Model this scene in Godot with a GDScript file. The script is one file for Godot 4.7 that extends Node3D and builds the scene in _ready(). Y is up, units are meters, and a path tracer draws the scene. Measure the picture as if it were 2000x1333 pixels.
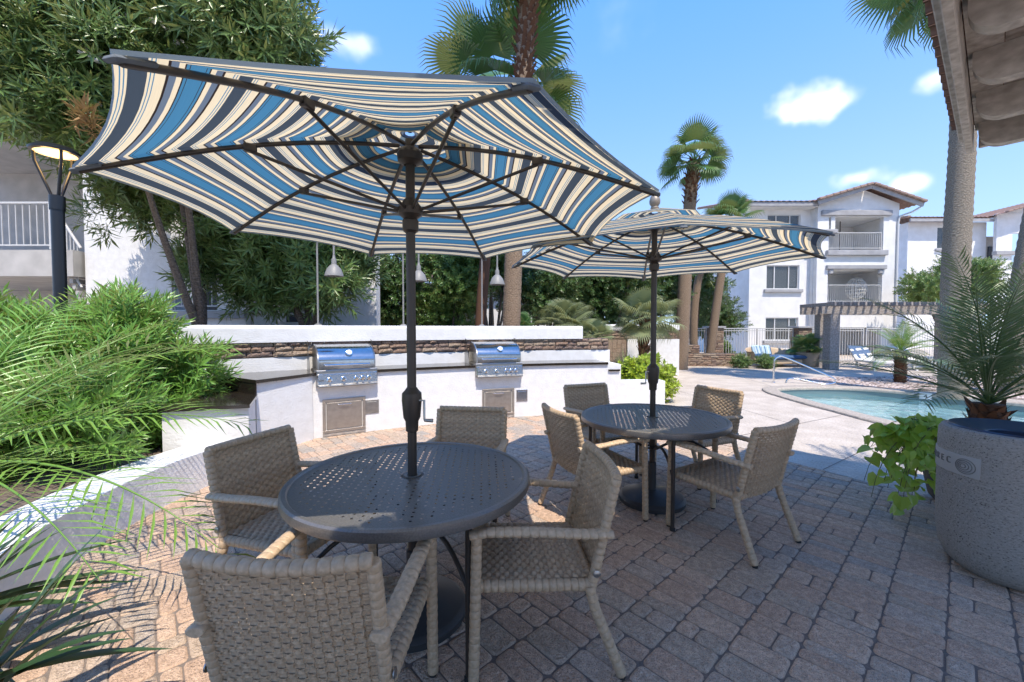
extends Node3D
# x to the right, y up, the camera looks along -z; P(x, y, d) takes d as metres in front of the camera.

class Geo:
	var v := PackedVector3Array()
	var uv := PackedVector2Array()
	var ix := PackedInt32Array()
	func vert(p: Vector3, t := Vector2.ZERO) -> int:
		v.append(p); uv.append(t)
		return v.size() - 1
	func tri(a: int, b: int, c: int) -> void:   # counter-clockwise seen from outside
		ix.append(a); ix.append(c); ix.append(b)
	func face(pts: Array) -> void:              # flat convex polygon, counter-clockwise
		var s := v.size()
		for p in pts: vert(p)
		for i in range(1, pts.size() - 1): tri(s, s + i, s + i + 1)
	func grid(rows: Array, uvs = null, closed := false) -> void:   # smooth sheet through rows of points
		var s := v.size()
		var w: int = rows[0].size()
		for j in rows.size():
			for i in w: vert(rows[j][i], uvs[j][i] if uvs != null else Vector2(float(i) / w, float(j) / rows.size()))
		for j in rows.size() - 1:
			for i in (w if closed else w - 1):
				var a := s + j * w + i
				var b := s + j * w + (i + 1) % w
				tri(a, b, b + w); tri(a, b + w, a + w)
	func box(c: Vector3, size: Vector3, bas := Basis.IDENTITY, bev := 0.0) -> void:
		var h := size / 2
		if bev <= 0.0:
			for ax in 3:
				for sg in [-1.0, 1.0]:
					var n := Vector3.ZERO; n[ax] = sg
					var a := Vector3.ZERO; a[(ax + 1) % 3] = 1
					var b := Vector3.ZERO; b[(ax + 2) % 3] = sg
					face([c + bas * (h * (n - a - b)), c + bas * (h * (n + a - b)), c + bas * (h * (n + a + b)), c + bas * (h * (n - a + b))])
			return
		var k := h - Vector3(bev, bev, bev)
		var q := func(sx: float, sy: float, sz: float, ax: int) -> Vector3:
			var p := Vector3(sx, sy, sz) * k
			p[ax] = Vector3(sx, sy, sz)[ax] * h[ax]
			return c + bas * p
		for ax in 3:
			for sg in [-1.0, 1.0]:
				var pts := []
				for t in [[-1, -1], [1, -1], [1, 1], [-1, 1]]:
					var d := Vector3.ZERO
					d[ax] = sg; d[(ax + 1) % 3] = t[0]; d[(ax + 2) % 3] = t[1] * sg
					pts.append(q.call(d.x, d.y, d.z, ax))
				face(pts)
			var b1 := (ax + 1) % 3
			var b2 := (ax + 2) % 3
			for s1 in [-1.0, 1.0]:
				for s2 in [-1.0, 1.0]:
					var lo := Vector3.ZERO
					lo[ax] = -1; lo[b1] = s1; lo[b2] = s2
					var hi := lo; hi[ax] = 1
					var f := [q.call(lo.x, lo.y, lo.z, b1), q.call(hi.x, hi.y, hi.z, b1), q.call(hi.x, hi.y, hi.z, b2), q.call(lo.x, lo.y, lo.z, b2)]
					if s1 * s2 < 0: f.reverse()
					f.reverse()
					face(f)
		for sx in [-1.0, 1.0]:
			for sy in [-1.0, 1.0]:
				for sz in [-1.0, 1.0]:
					var f := [q.call(sx, sy, sz, 0), q.call(sx, sy, sz, 1), q.call(sx, sy, sz, 2)]
					if sx * sy * sz < 0: f.reverse()
					face(f)
	func tube(pts: Array, radii, sides := 8, caps := true, flat := 1.0) -> void:
		var rows := []
		var t0: Vector3 = (pts[1] - pts[0]).normalized()
		var u := t0.cross(Vector3.UP if absf(t0.y) < 0.9 else Vector3.RIGHT).normalized()
		for i in pts.size():
			var t: Vector3 = (pts[mini(i + 1, pts.size() - 1)] - pts[maxi(i - 1, 0)]).normalized()
			u = (u - t * u.dot(t)).normalized()
			var w := t.cross(u)
			var r: float = radii[i] if radii is Array else radii
			var row := []
			for k in sides:
				var a := TAU * (k + 0.5) / sides
				row.append(pts[i] + (u * cos(a) + w * sin(a) * flat) * r)
			rows.append(row)
		grid(rows, null, true)
		if caps:
			var e: Array = rows[-1].duplicate()
			face(e)
			var b: Array = rows[0].duplicate(); b.reverse()
			face(b)
	func lathe(prof: Array, seg := 24, at := Vector3.ZERO, bas := Basis.IDENTITY) -> void:   # (radius, height) from the bottom outside up
		var run := [prof[0]]
		for i in range(1, prof.size()):
			run.append(prof[i])
			var sharp := i == prof.size() - 1
			if not sharp:
				var d1: Vector2 = (prof[i] - prof[i - 1]).normalized()
				var d2: Vector2 = (prof[i + 1] - prof[i]).normalized()
				sharp = d1.dot(d2) < 0.8
			if sharp:
				var rows := []
				for p in run:
					var row := []
					for k in seg:
						var a := -TAU * k / seg
						row.append(at + bas * Vector3(cos(a) * p.x, p.y, sin(a) * p.x))
					rows.append(row)
				grid(rows, null, true)
				run = [prof[i]]
	func prism(poly: PackedVector2Array, y0: float, y1: float, bev := 0.0) -> void:   # poly in (x, d), d forward
		var pl := poly
		if not Geometry2D.is_polygon_clockwise(pl): pl.reverse()
		pl.reverse()                           # counter-clockwise in (x, d)
		var top := pl
		if bev > 0.0:
			var o := Geometry2D.offset_polygon(pl, -bev, Geometry2D.JOIN_MITER)
			if o.size() == 1 and o[0].size() == pl.size():
				top = o[0]
				var best := 0
				for i in top.size():
					if top[i].distance_to(pl[0]) < top[best].distance_to(pl[0]): best = i
				var rot := PackedVector2Array()
				for i in top.size(): rot.append(top[(best + i) % top.size()])
				top = rot
			else: bev = 0.0
		var n := pl.size()
		for i in n:
			var a := pl[i]
			var b := pl[(i + 1) % n]
			face([Vector3(a.x, y0, -a.y), Vector3(b.x, y0, -b.y), Vector3(b.x, y1 - bev, -b.y), Vector3(a.x, y1 - bev, -a.y)])
			if bev > 0.0:
				var ta := top[i]
				var tb := top[(i + 1) % n]
				face([Vector3(a.x, y1 - bev, -a.y), Vector3(b.x, y1 - bev, -b.y), Vector3(tb.x, y1, -tb.y), Vector3(ta.x, y1, -ta.y)])
		sheet(top, y1)
	func sheet(poly: PackedVector2Array, y: float) -> void:
		var t := Geometry2D.triangulate_polygon(poly)
		var s := v.size()
		for p in poly: vert(Vector3(p.x, y, -p.y), p)
		for i in range(0, t.size(), 3):
			var a := poly[t[i]]
			var b := poly[t[i + 1]]
			var c := poly[t[i + 2]]
			if (b - a).cross(c - a) > 0: tri(s + t[i], s + t[i + 1], s + t[i + 2])
			else: tri(s + t[i], s + t[i + 2], s + t[i + 1])
	func add(o: Geo, x := Transform3D.IDENTITY) -> void:
		var s := v.size()
		for i in o.v.size(): v.append(x * o.v[i])
		uv.append_array(o.uv)
		for i in o.ix: ix.append(s + i)
	func mesh() -> ArrayMesh:
		var n := PackedVector3Array()
		n.resize(v.size())
		for i in range(0, ix.size(), 3):
			var a := ix[i]
			var b := ix[i + 1]
			var c := ix[i + 2]
			var f := (v[c] - v[a]).cross(v[b] - v[a])
			n[a] += f; n[b] += f; n[c] += f
		for i in n.size(): n[i] = n[i].normalized() if n[i].length_squared() > 1e-20 else Vector3.UP
		var arr := []
		arr.resize(Mesh.ARRAY_MAX)
		arr[Mesh.ARRAY_VERTEX] = v
		arr[Mesh.ARRAY_NORMAL] = n
		arr[Mesh.ARRAY_TEX_UV] = uv
		arr[Mesh.ARRAY_INDEX] = ix
		var m := ArrayMesh.new()
		m.add_surface_from_arrays(Mesh.PRIMITIVE_TRIANGLES, arr)
		return m

var M := {}
var rng := RandomNumberGenerator.new()
var taken := {}
var shift := Transform3D.IDENTITY          # where the parts being added stand on their thing

func P(x: float, y: float, d: float) -> Vector3: return Vector3(x, y, -d)
func lin(r: float, g: float, b: float) -> Color: return Color(r, g, b).linear_to_srgb()
func rr(a: float, b: float) -> float: return rng.randf_range(a, b)
func face_to(dx: float, dd: float) -> float: return atan2(dx, -dd)     # turn that brings local +z to (dx, dd)

func numbered(called: String) -> String:
	var k: int = taken.get(called, 0)
	taken[called] = k + 1
	return called if k == 0 else "%s_%03d" % [called, k]
func tag(o: Node, label := "", category := "", group := "", kind := "") -> Node:
	if label: o.set_meta("label", label)
	if category: o.set_meta("category", category)
	if group: o.set_meta("group", group)
	if kind: o.set_meta("kind", kind)
	return o
func thing(called: String, label: String, category: String, at := Vector3.ZERO, turn := 0.0, group := "") -> Node3D:
	var o := Node3D.new()
	o.name = numbered(called)
	add_child(o)
	o.position = at; o.rotation.y = turn
	tag(o, label, category, group)
	return o
func part(g, called: String, m: Material, parent: Node, at := Transform3D.IDENTITY) -> MeshInstance3D:
	var o := MeshInstance3D.new()
	o.mesh = g.mesh() if g is Geo else g
	o.material_override = m
	o.name = numbered(called) if parent == self else called
	parent.add_child(o, true)
	o.transform = shift * at if parent.get_parent() == self else at
	return o
func struct(g, called: String, m: Material) -> MeshInstance3D:
	return tag(part(g, called, m, self), "", "", "", "structure")
func copy_of(root: Node3D, called: String, label: String, at: Vector3, turn: float) -> Node3D:
	var c: Node3D = root.duplicate()
	c.name = numbered(called)
	add_child(c)
	c.position = at; c.rotation.y = turn
	c.set_meta("label", label)
	return c
func many(mesh: Mesh, m: Material, at: Array, called: String, parent: Node) -> MultiMeshInstance3D:
	var mm := MultiMesh.new()
	mm.transform_format = MultiMesh.TRANSFORM_3D
	mm.mesh = mesh
	mm.instance_count = at.size()
	for i in at.size(): mm.set_instance_transform(i, at[i])
	var o := MultiMeshInstance3D.new()
	o.multimesh = mm
	o.material_override = m
	o.name = called
	parent.add_child(o, true)
	return o

# ---- materials
func noise_image(freq: float, seed_: int, oct := 4, size := 256) -> Image:
	var f := FastNoiseLite.new()
	f.noise_type = FastNoiseLite.TYPE_SIMPLEX_SMOOTH
	f.seed = seed_; f.frequency = freq; f.fractal_octaves = oct
	return f.get_seamless_image(size, size)
func tone_tex(freq: float, lo: Color, hi: Color, seed_: int, oct := 4, specks := 0.0, speck_color := Color.BLACK) -> ImageTexture:
	var im := noise_image(freq, seed_, oct)
	im.convert(Image.FORMAT_RGBA8)
	var r := RandomNumberGenerator.new()
	r.seed = seed_
	for y in 256:
		for x in 256:
			var c := lo.lerp(hi, im.get_pixel(x, y).r)
			if specks > 0.0 and r.randf() < specks: c = c.lerp(speck_color, r.randf_range(0.3, 0.9))
			im.set_pixel(x, y, c)
	im.generate_mipmaps()
	return ImageTexture.create_from_image(im)
func bump_tex(freq: float, seed_: int, depth := 4.0, oct := 4) -> ImageTexture:
	var im := noise_image(freq, seed_, oct)
	im.convert(Image.FORMAT_RGBA8)
	im.bump_map_to_normal_map(depth)
	return ImageTexture.create_from_image(im)
func pitted_tex() -> ImageTexture:      # cast aggregate: dark pits and pale grit of many sizes
	var im := noise_image(0.05, 83, 4, 512)
	im.convert(Image.FORMAT_RGBA8)
	for y in 512:
		for x in 512: im.set_pixel(x, y, Color(0.80, 0.79, 0.77).lerp(Color.WHITE, im.get_pixel(x, y).r))
	var r := RandomNumberGenerator.new()
	r.seed = 83
	for k in 2600:
		var c := Vector2(r.randf_range(0, 512), r.randf_range(0, 512))
		var a := r.randf_range(0.7, 1.6) if k > 420 else r.randf_range(1.8, 4.6)
		var b := a * r.randf_range(0.5, 1.0)
		var tone := Color(0.36, 0.34, 0.33) if k % 3 else Color(0.96, 0.95, 0.92)
		if k <= 420: tone = Color(0.30, 0.29, 0.28)
		for y in range(int(-a) - 1, int(a) + 2):
			for x in range(int(-a) - 1, int(a) + 2):
				if Vector2(x / a, y / b).length() < 1.0: im.set_pixel(posmod(int(c.x) + x, 512), posmod(int(c.y) + y, 512), tone)
	im.generate_mipmaps()
	return ImageTexture.create_from_image(im)
func mat(c: Color, rough := 0.7, metal := 0.0, tex: Texture2D = null, scale := 1.0, bump: Texture2D = null, bump_k := 1.0, world := true) -> StandardMaterial3D:
	var m := StandardMaterial3D.new()
	m.albedo_color = c; m.roughness = rough; m.metallic = metal
	m.cull_mode = BaseMaterial3D.CULL_DISABLED
	if tex or bump:
		m.uv1_triplanar = true
		m.uv1_world_triplanar = world
		m.uv1_scale = Vector3.ONE * scale
	if tex: m.albedo_texture = tex
	if bump:
		m.normal_enabled = true; m.normal_texture = bump; m.normal_scale = bump_k
	return m
func leaf_mat(c: Color, back := 0.5, rough := 0.45) -> StandardMaterial3D:
	var m := mat(c, rough)
	m.backlight_enabled = true
	m.backlight = Color(back, back, back * 0.6)
	return m

func make_materials() -> void:
	var W := Color.WHITE
	var soft := tone_tex(0.02, Color(0.86, 0.86, 0.86), W, 3)
	var plain := tone_tex(0.012, Color(0.945, 0.94, 0.93), W, 2, 5)
	var fine := tone_tex(0.12, Color(0.78, 0.78, 0.78), W, 4, 3)
	var speck := tone_tex(0.05, Color(0.80, 0.79, 0.78), W, 5, 4, 0.16, Color(0.45, 0.42, 0.42))
	var rough_b := bump_tex(0.06, 11, 5.0, 4)
	var fine_b := bump_tex(0.15, 12, 4.0, 3)
	M.stucco = mat(lin(0.76, 0.76, 0.755), 0.9, 0, plain, 2.2, rough_b, 0.32)
	M.stucco_far = mat(lin(0.76, 0.76, 0.755), 0.9, 0, plain, 0.5, fine_b, 0.12)
	M.stucco_trim = mat(lin(0.40, 0.40, 0.41), 0.9, 0, soft, 0.3)
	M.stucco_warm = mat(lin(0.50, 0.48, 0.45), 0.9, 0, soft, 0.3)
	M.concrete = mat(lin(0.60, 0.53, 0.455), 0.9, 0, tone_tex(0.012, Color(0.88, 0.87, 0.86), W, 8, 5, 0.10, Color(0.72, 0.70, 0.68)), 0.5, fine_b, 0.35)
	M.joint = mat(lin(0.22, 0.19, 0.17), 0.95)
	M.sand = mat(lin(0.25, 0.205, 0.175), 1.0, 0, fine, 2.0)
	M.earth = mat(lin(0.22, 0.17, 0.13), 1.0, 0, fine, 1.0, rough_b, 1.0)
	M.ground = mat(lin(0.36, 0.31, 0.26), 1.0, 0, fine, 0.3)
	M.gravel = mat(lin(0.52, 0.44, 0.40), 0.95, 0, tone_tex(0.16, Color(0.6, 0.55, 0.52), W, 9, 3, 0.3, Color(0.5, 0.4, 0.38)), 1.2, rough_b, 1.5)
	M.pavers = []
	for c in [[0.34, 0.245, 0.20], [0.31, 0.25, 0.215], [0.27, 0.235, 0.225], [0.38, 0.285, 0.235], [0.235, 0.22, 0.225], [0.33, 0.27, 0.24]]:
		M.pavers.append(mat(lin(c[0] * 1.75 + 0.08, c[1] * 1.6 + 0.085, c[2] * 1.42 + 0.06), 0.85, 0, speck, 1.6, fine_b, 0.9))
	M.granite = mat(lin(0.075, 0.062, 0.05), 0.12, 0, tone_tex(0.2, Color(0.35, 0.33, 0.3), W, 21, 3, 0.3, Color(0.15, 0.13, 0.12)), 3.0)
	M.mortar = mat(lin(0.09, 0.075, 0.065), 1.0)
	M.stones = []
	for c in [[0.44, 0.31, 0.23], [0.50, 0.385, 0.29], [0.34, 0.26, 0.22], [0.54, 0.43, 0.33], [0.38, 0.28, 0.235]]:
		M.stones.append(mat(lin(c[0], c[1], c[2]), 0.95, 0, tone_tex(0.05, Color(0.6, 0.56, 0.52), W, 31 + M.stones.size(), 5), 2.2, rough_b, 1.6))
	var brushed := noise_image(0.08, 41, 3)
	brushed.resize(8, 256); brushed.resize(256, 256)
	brushed.convert(Image.FORMAT_RGBA8)
	M.steel = mat(lin(0.63, 0.63, 0.63), 0.22, 1.0)
	M.steel_dull = mat(lin(0.50, 0.49, 0.47), 0.36, 1.0, soft, 2.0)
	M.steel_door = mat(lin(0.50, 0.45, 0.40), 0.42, 0.85, soft, 2.0)
	M.steel_hood = mat(lin(0.62, 0.62, 0.62), 0.17, 1.0, soft, 3.0)
	M.finial = mat(lin(0.30, 0.26, 0.21), 0.45, 0.3)
	M.base_metal = mat(lin(0.055, 0.056, 0.058), 0.45, 0.2)
	M.chrome = mat(lin(0.76, 0.76, 0.76), 0.10, 1.0)
	M.dark_slot = mat(lin(0.02, 0.02, 0.02), 0.7)
	M.bronze = mat(lin(0.052, 0.043, 0.036), 0.38, 0.3)
	M.table = mat(lin(0.20, 0.19, 0.175), 0.36, 0.25, fine, 3.0, fine_b, 0.15, false)
	M.table_rim = mat(lin(0.27, 0.255, 0.24), 0.36, 0.5, fine, 3.0, null, 1.0, false)
	M.black_metal = mat(lin(0.014, 0.016, 0.02), 0.35, 0.2)
	M.rail = mat(lin(0.52, 0.52, 0.51), 0.5)
	M.rail_dark = mat(lin(0.30, 0.29, 0.28), 0.5)
	M.wickers = []
	for c in [[0.60, 0.45, 0.30], [0.54, 0.40, 0.265], [0.66, 0.505, 0.345]]:
		M.wickers.append(mat(lin(c[0], c[1], c[2]), 0.5, 0, tone_tex(0.03, Color(0.80, 0.78, 0.75), W, 51, 4), 6.0, null, 1.0, false))
	M.lamp_shade = mat(lin(0.23, 0.225, 0.215), 0.5)
	M.trunk_grey = mat(lin(0.26, 0.22, 0.18), 0.95, 0, tone_tex(0.06, Color(0.5, 0.46, 0.42), W, 61, 5), 1.5, rough_b, 1.5)
	M.palm_trunk = mat(lin(0.36, 0.27, 0.19), 0.95, 0, tone_tex(0.07, Color(0.62, 0.57, 0.52), W, 62, 5), 1.6, rough_b, 1.2)
	M.palm_trunk_grey = mat(lin(0.37, 0.32, 0.26), 0.95, 0, tone_tex(0.07, Color(0.62, 0.6, 0.56), W, 64, 5), 1.6, rough_b, 1.2)
	M.palm_boot = mat(lin(0.20, 0.105, 0.06), 0.9, 0, tone_tex(0.09, Color(0.5, 0.42, 0.36), W, 63, 4), 3.0)
	M.fibre = mat(lin(0.17, 0.075, 0.035), 0.95)
	M.oleander = leaf_mat(lin(0.10, 0.175, 0.048), 0.45, 0.34)
	M.oleander_bright = leaf_mat(lin(0.14, 0.30, 0.048), 0.55, 0.34)
	M.ficus = leaf_mat(lin(0.055, 0.115, 0.030), 0.4, 0.36)
	M.ficus_light = leaf_mat(lin(0.085, 0.17, 0.035), 0.5, 0.4)
	M.fan = leaf_mat(lin(0.065, 0.165, 0.04), 0.42, 0.4)
	M.fan_silver = leaf_mat(lin(0.17, 0.21, 0.11), 0.5, 0.5)
	M.feather = leaf_mat(lin(0.15, 0.30, 0.045), 0.5, 0.35)
	M.feather_dark = leaf_mat(lin(0.065, 0.12, 0.04), 0.45, 0.35)
	M.strap = leaf_mat(lin(0.028, 0.07, 0.024), 0.3, 0.4)
	M.lime = leaf_mat(lin(0.30, 0.40, 0.025), 0.6, 0.45)
	M.vine = leaf_mat(lin(0.26, 0.42, 0.035), 0.6, 0.4)
	M.flower = leaf_mat(lin(0.75, 0.75, 0.72), 0.4, 0.6)
	M.dry_leaf = leaf_mat(lin(0.32, 0.19, 0.08), 0.3, 0.8)
	M.stem = mat(lin(0.13, 0.13, 0.05), 0.8)
	M.wood = mat(lin(0.62, 0.58, 0.53), 0.85, 0, tone_tex(0.04, Color(0.72, 0.7, 0.68), W, 71, 5), 1.2)
	M.pergola = mat(lin(0.40, 0.365, 0.335), 0.85, 0, tone_tex(0.04, Color(0.72, 0.7, 0.68), W, 75, 5), 1.2)
	M.wood_dark = mat(lin(0.50, 0.46, 0.415), 0.85, 0, tone_tex(0.04, Color(0.65, 0.62, 0.6), W, 72, 5), 1.2)
	M.tile = mat(lin(0.36, 0.235, 0.185), 0.9, 0, tone_tex(0.05, Color(0.65, 0.6, 0.58), W, 73, 4), 1.0)
	M.tile_edge = mat(lin(0.42, 0.31, 0.26), 0.9, 0, tone_tex(0.05, Color(0.7, 0.66, 0.64), W, 74, 4), 1.0)
	M.glass = mat(lin(0.035, 0.04, 0.045), 0.04)
	M.glass.metallic_specular = 0.8
	M.window_pane = mat(lin(0.10, 0.11, 0.11), 0.03)
	M.window_pane.transparency = BaseMaterial3D.TRANSPARENCY_ALPHA
	M.window_pane.albedo_color.a = 0.35
	M.blind = mat(lin(0.42, 0.42, 0.41), 0.7)
	M.frame_white = mat(lin(0.62, 0.62, 0.61), 0.5)
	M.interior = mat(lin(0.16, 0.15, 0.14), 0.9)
	M.cushion = mat(lin(0.045, 0.10, 0.20), 0.9)
	M.pillow = mat(lin(0.40, 0.55, 0.66), 0.9)
	M.white_paint = mat(lin(0.7, 0.7, 0.68), 0.5)
	M.pot_tan = mat(lin(0.50, 0.39, 0.28), 0.8, 0, soft, 1.0)
	M.pot_dark = mat(lin(0.10, 0.085, 0.07), 0.8, 0, soft, 1.0)
	M.bin = mat(lin(0.38, 0.36, 0.33), 0.9, 0, pitted_tex(), 2.6, fine_b, 0.5)
	M.bin_plaque = mat(lin(0.36, 0.35, 0.33), 0.8)
	M.bin_lid = mat(lin(0.035, 0.05, 0.085), 0.28, 0.1)
	M.plaster = mat(lin(0.72, 0.86, 0.85), 0.6, 0, soft, 0.5)
	M.pool_tile = mat(lin(0.16, 0.24, 0.25), 0.3, 0, fine, 3.0)
	M.coping = mat(lin(0.54, 0.48, 0.41), 0.85, 0, speck, 1.0)
	M.water = mat(lin(0.25, 0.62, 0.64), 0.03, 0, null, 0.35, bump_tex(0.02, 91, 6.0, 3), 0.35)
	M.water.transparency = BaseMaterial3D.TRANSPARENCY_ALPHA
	M.water.albedo_color.a = 0.20
	M.lens = mat(lin(0.9, 0.75, 0.5), 0.4)
	M.lens.emission_enabled = true
	M.lens.emission = Color(1.0, 0.9, 0.72)
	M.lens.emission_energy_multiplier = 0.38
	# the striped awning cloth: one repeat across the stripes, outermost stripe first
	var im := Image.create(16, 1024, false, Image.FORMAT_RGBA8)
	var cream := Color(0.97, 0.89, 0.73)
	var navy := Color(0.27, 0.31, 0.345)
	var blue := Color(0.29, 0.52, 0.64)
	var slate := Color(0.43, 0.48, 0.53)
	var dark := Color(0.20, 0.16, 0.15)
	var seq := [[cream, 14], [blue, 3], [cream, 6], [blue, 3], [cream, 6], [navy, 45], [cream, 6], [blue, 3], [cream, 6], [blue, 3], [cream, 27], [dark, 7], [slate, 19], [cream, 15], [dark, 4], [blue, 8], [dark, 2], [blue, 42], [dark, 2], [blue, 8], [dark, 4], [cream, 15], [slate, 19], [dark, 7], [cream, 13]]
	var total := 0.0
	for s in seq: total += s[1]
	var at := 0.0
	var r := RandomNumberGenerator.new()
	r.seed = 5
	for s in seq:
		var y0 := int(at / total * 1024)
		at += s[1]
		for y in range(y0, int(at / total * 1024)):
			for x in 16: im.set_pixel(x, y, (s[0] as Color) * r.randf_range(0.93, 1.0) + Color(0, 0, 0, 1))
	im.generate_mipmaps()
	M.cloth = StandardMaterial3D.new()
	M.cloth.albedo_texture = ImageTexture.create_from_image(im)
	M.cloth.roughness = 0.95
	M.cloth.cull_mode = BaseMaterial3D.CULL_DISABLED
	M.cloth.backlight_enabled = true
	M.cloth.backlight = Color(1.0, 1.0, 1.0)
	M.hem = mat(lin(0.20, 0.26, 0.31), 0.95)
	M.letter = mat(lin(0.17, 0.165, 0.155), 0.9)
	M.cloth_trim = mat(lin(0.13, 0.15, 0.17), 0.95)

func make_sky() -> PanoramaSkyMaterial:
	var w := 2048
	var h := 1024
	var f := FastNoiseLite.new()
	f.noise_type = FastNoiseLite.TYPE_SIMPLEX_SMOOTH
	f.seed = 17; f.frequency = 9.0; f.fractal_octaves = 5
	var g := FastNoiseLite.new()
	g.noise_type = FastNoiseLite.TYPE_SIMPLEX_SMOOTH
	g.seed = 4; g.frequency = 2.6; g.fractal_octaves = 2
	# small fair-weather clouds: azimuth, elevation, half width, half height (degrees), strength
	var clouds := [[-21.5, 32.4, 4.6, 1.3, 0.5], [36.8, 23.4, 5.4, 1.9, 0.95], [45.6, 22.9, 3.4, 1.2, 0.85], [40.0, 15.6, 2.8, 1.3, 0.9], [44.2, 14.2, 1.9, 1.1, 0.8], [14.0, 36.5, 4.5, 3.0, 0.16], [60, 20, 6, 2, 0.8], [-70, 24, 7, 2.4, 0.7], [100, 28, 8, 3, 0.8], [150, 22, 7, 2.5, 0.8], [-120, 30, 8, 3, 0.8], [-160, 18, 6, 2, 0.7]]
	var data := PackedFloat32Array()
	data.resize(w * h * 3)
	var k := 0
	for y in h:
		var el := (0.5 - (y + 0.5) / h) * PI
		var t := pow(clampf(1.0 - sin(maxf(el, 0.0)), 0, 1), 2.6)
		var c := Vector3(0.076, 0.258, 0.74).lerp(Vector3(0.49, 0.66, 0.86), t)
		if el < 0: c = c.lerp(Vector3(0.30, 0.27, 0.24), clampf(-el * 12.0, 0, 1))
		var eld := rad_to_deg(el)
		for x in w:
			var azd := (x + 0.5) / w * 360.0 - (360.0 if x >= w / 2 else 0.0)     # the picture starts straight ahead
			var p := c
			if eld > 8 and eld < 45:
				var a := 0.0
				for q in clouds:
					var dx: float = (azd - q[0]) / q[2]
					var dy: float = (eld - q[1]) / q[3]
					var rr2 := dx * dx + dy * dy
					if rr2 < 4.0:
						var dir := Vector3(sin(deg_to_rad(azd)) * cos(el), sin(el), -cos(deg_to_rad(azd)) * cos(el))
						var nz := f.get_noise_3dv(dir) * 0.9 + 0.25 * g.get_noise_3dv(dir * 3.0)
						a = maxf(a, clampf((1.0 - sqrt(rr2) + nz * 1.25) * 0.95, 0, 1) * q[4])
				if a > 0: p = p.lerp(Vector3(0.93, 0.95, 0.98), a * a * (3 - 2 * a) if a < 0.9 else a)
			data[k] = p.x; data[k + 1] = p.y; data[k + 2] = p.z
			k += 3
	var im := Image.create_from_data(w, h, false, Image.FORMAT_RGBF, data.to_byte_array())
	var m := PanoramaSkyMaterial.new()
	m.panorama = ImageTexture.create_from_image(im)
	return m

const F := 800.0
const SUN := Vector3(-0.19, -1.0, -0.52)      # the way sunlight travels
var BC := Vector2(3.1, -2.62)                  # centre of the barbecue wall's arc (x, d)

func _ready() -> void:
	rng.seed = 20
	var cam := Camera3D.new()
	cam.name = "camera"
	add_child(cam)
	cam.position = Vector3(0, 1.5, 0)
	cam.rotation_degrees.x = -1.75
	cam.fov = rad_to_deg(2.0 * atan(666.5 / F))
	cam.far = 400.0
	cam.current = true
	var we := WorldEnvironment.new()
	var env := Environment.new()
	env.background_mode = Environment.BG_SKY
	env.sky = Sky.new()
	env.sky.sky_material = make_sky()
	env.background_energy_multiplier = 1.0
	env.tonemap_mode = Environment.TONE_MAPPER_LINEAR
	env.tonemap_exposure = 1.8
	env.sdfgi_enabled = true
	env.ssao_enabled = true
	env.ssil_enabled = true
	we.environment = env
	we.name = "environment"
	add_child(we)
	var sun := DirectionalLight3D.new()
	sun.name = "sun"
	sun.light_color = Color(1.0, 0.955, 0.89)
	sun.light_energy = 1.07
	sun.light_angular_distance = 0.5
	sun.shadow_enabled = true
	add_child(sun)
	sun.look_at_from_position(Vector3.ZERO, SUN, Vector3.FORWARD)
	make_materials()
	build_ground()
	build_pool()
	build_right_building()
	build_second_building()
	build_left_building()
	build_ramada()
	build_barbecue()
	build_left_planter()
	build_far_garden()
	build_trees()
	build_palms()
	build_furniture()
	build_bin_and_pot()
	build_left_plants()
	build_small_things()

# ---------------------------------------------------------------- ground, pavers, deck, pool
var pave_poly := PackedVector2Array()
var pool_poly := PackedVector2Array()

func smooth_loop(pts: Array, n := 6) -> PackedVector2Array:
	var o := PackedVector2Array()
	for i in pts.size():
		var p0: Vector2 = pts[(i + pts.size() - 1) % pts.size()]
		var p1: Vector2 = pts[i]
		var p2: Vector2 = pts[(i + 1) % pts.size()]
		var p3: Vector2 = pts[(i + 2) % pts.size()]
		for k in n: o.append(p1.cubic_interpolate(p2, p0, p3, float(k) / n))
	return o
func multi_mesh_surfaces(list: Array) -> ArrayMesh:   # [[Geo, material], ...] -> one mesh
	var m := ArrayMesh.new()
	for q in list:
		if q[0].ix.size() == 0: continue
		var one: ArrayMesh = q[0].mesh()
		m.add_surface_from_arrays(Mesh.PRIMITIVE_TRIANGLES, one.surface_get_arrays(0))
		m.surface_set_material(m.get_surface_count() - 1, q[1])
	return m
func paver_shape(a: float, b: float, jit: float) -> Geo:
	var g := Geo.new()
	var o := []
	var hx := a / 2 - 0.0016
	var hy := b / 2 - 0.0016
	var r := minf(0.022, minf(hx, hy) * 0.5)
	for q in [[1, 1, 0], [-1, 1, 1], [-1, -1, 2], [1, -1, 3]]:
		var cx: float = q[0] * (hx - r)
		var cy: float = q[1] * (hy - r)
		for k in 3:
			var an: float = (q[2] + k / 2.0) * PI / 2
			o.append(Vector2(cx + cos(an) * r + rr(-jit, jit), cy + sin(an) * r + rr(-jit, jit)))
	var rows := []
	for lv in [[0.0, -0.03], [0.0008, -0.010], [0.004, -0.003], [0.013, 0.0]]:
		var row := []
		for p in o:
			var q: Vector2 = p - Vector2(signf(p.x), signf(p.y)) * lv[0]
			row.append(Vector3(q.x, lv[1], -q.y))
		rows.append(row)
	g.grid(rows, null, true)
	g.face(rows[3])
	return g

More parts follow.
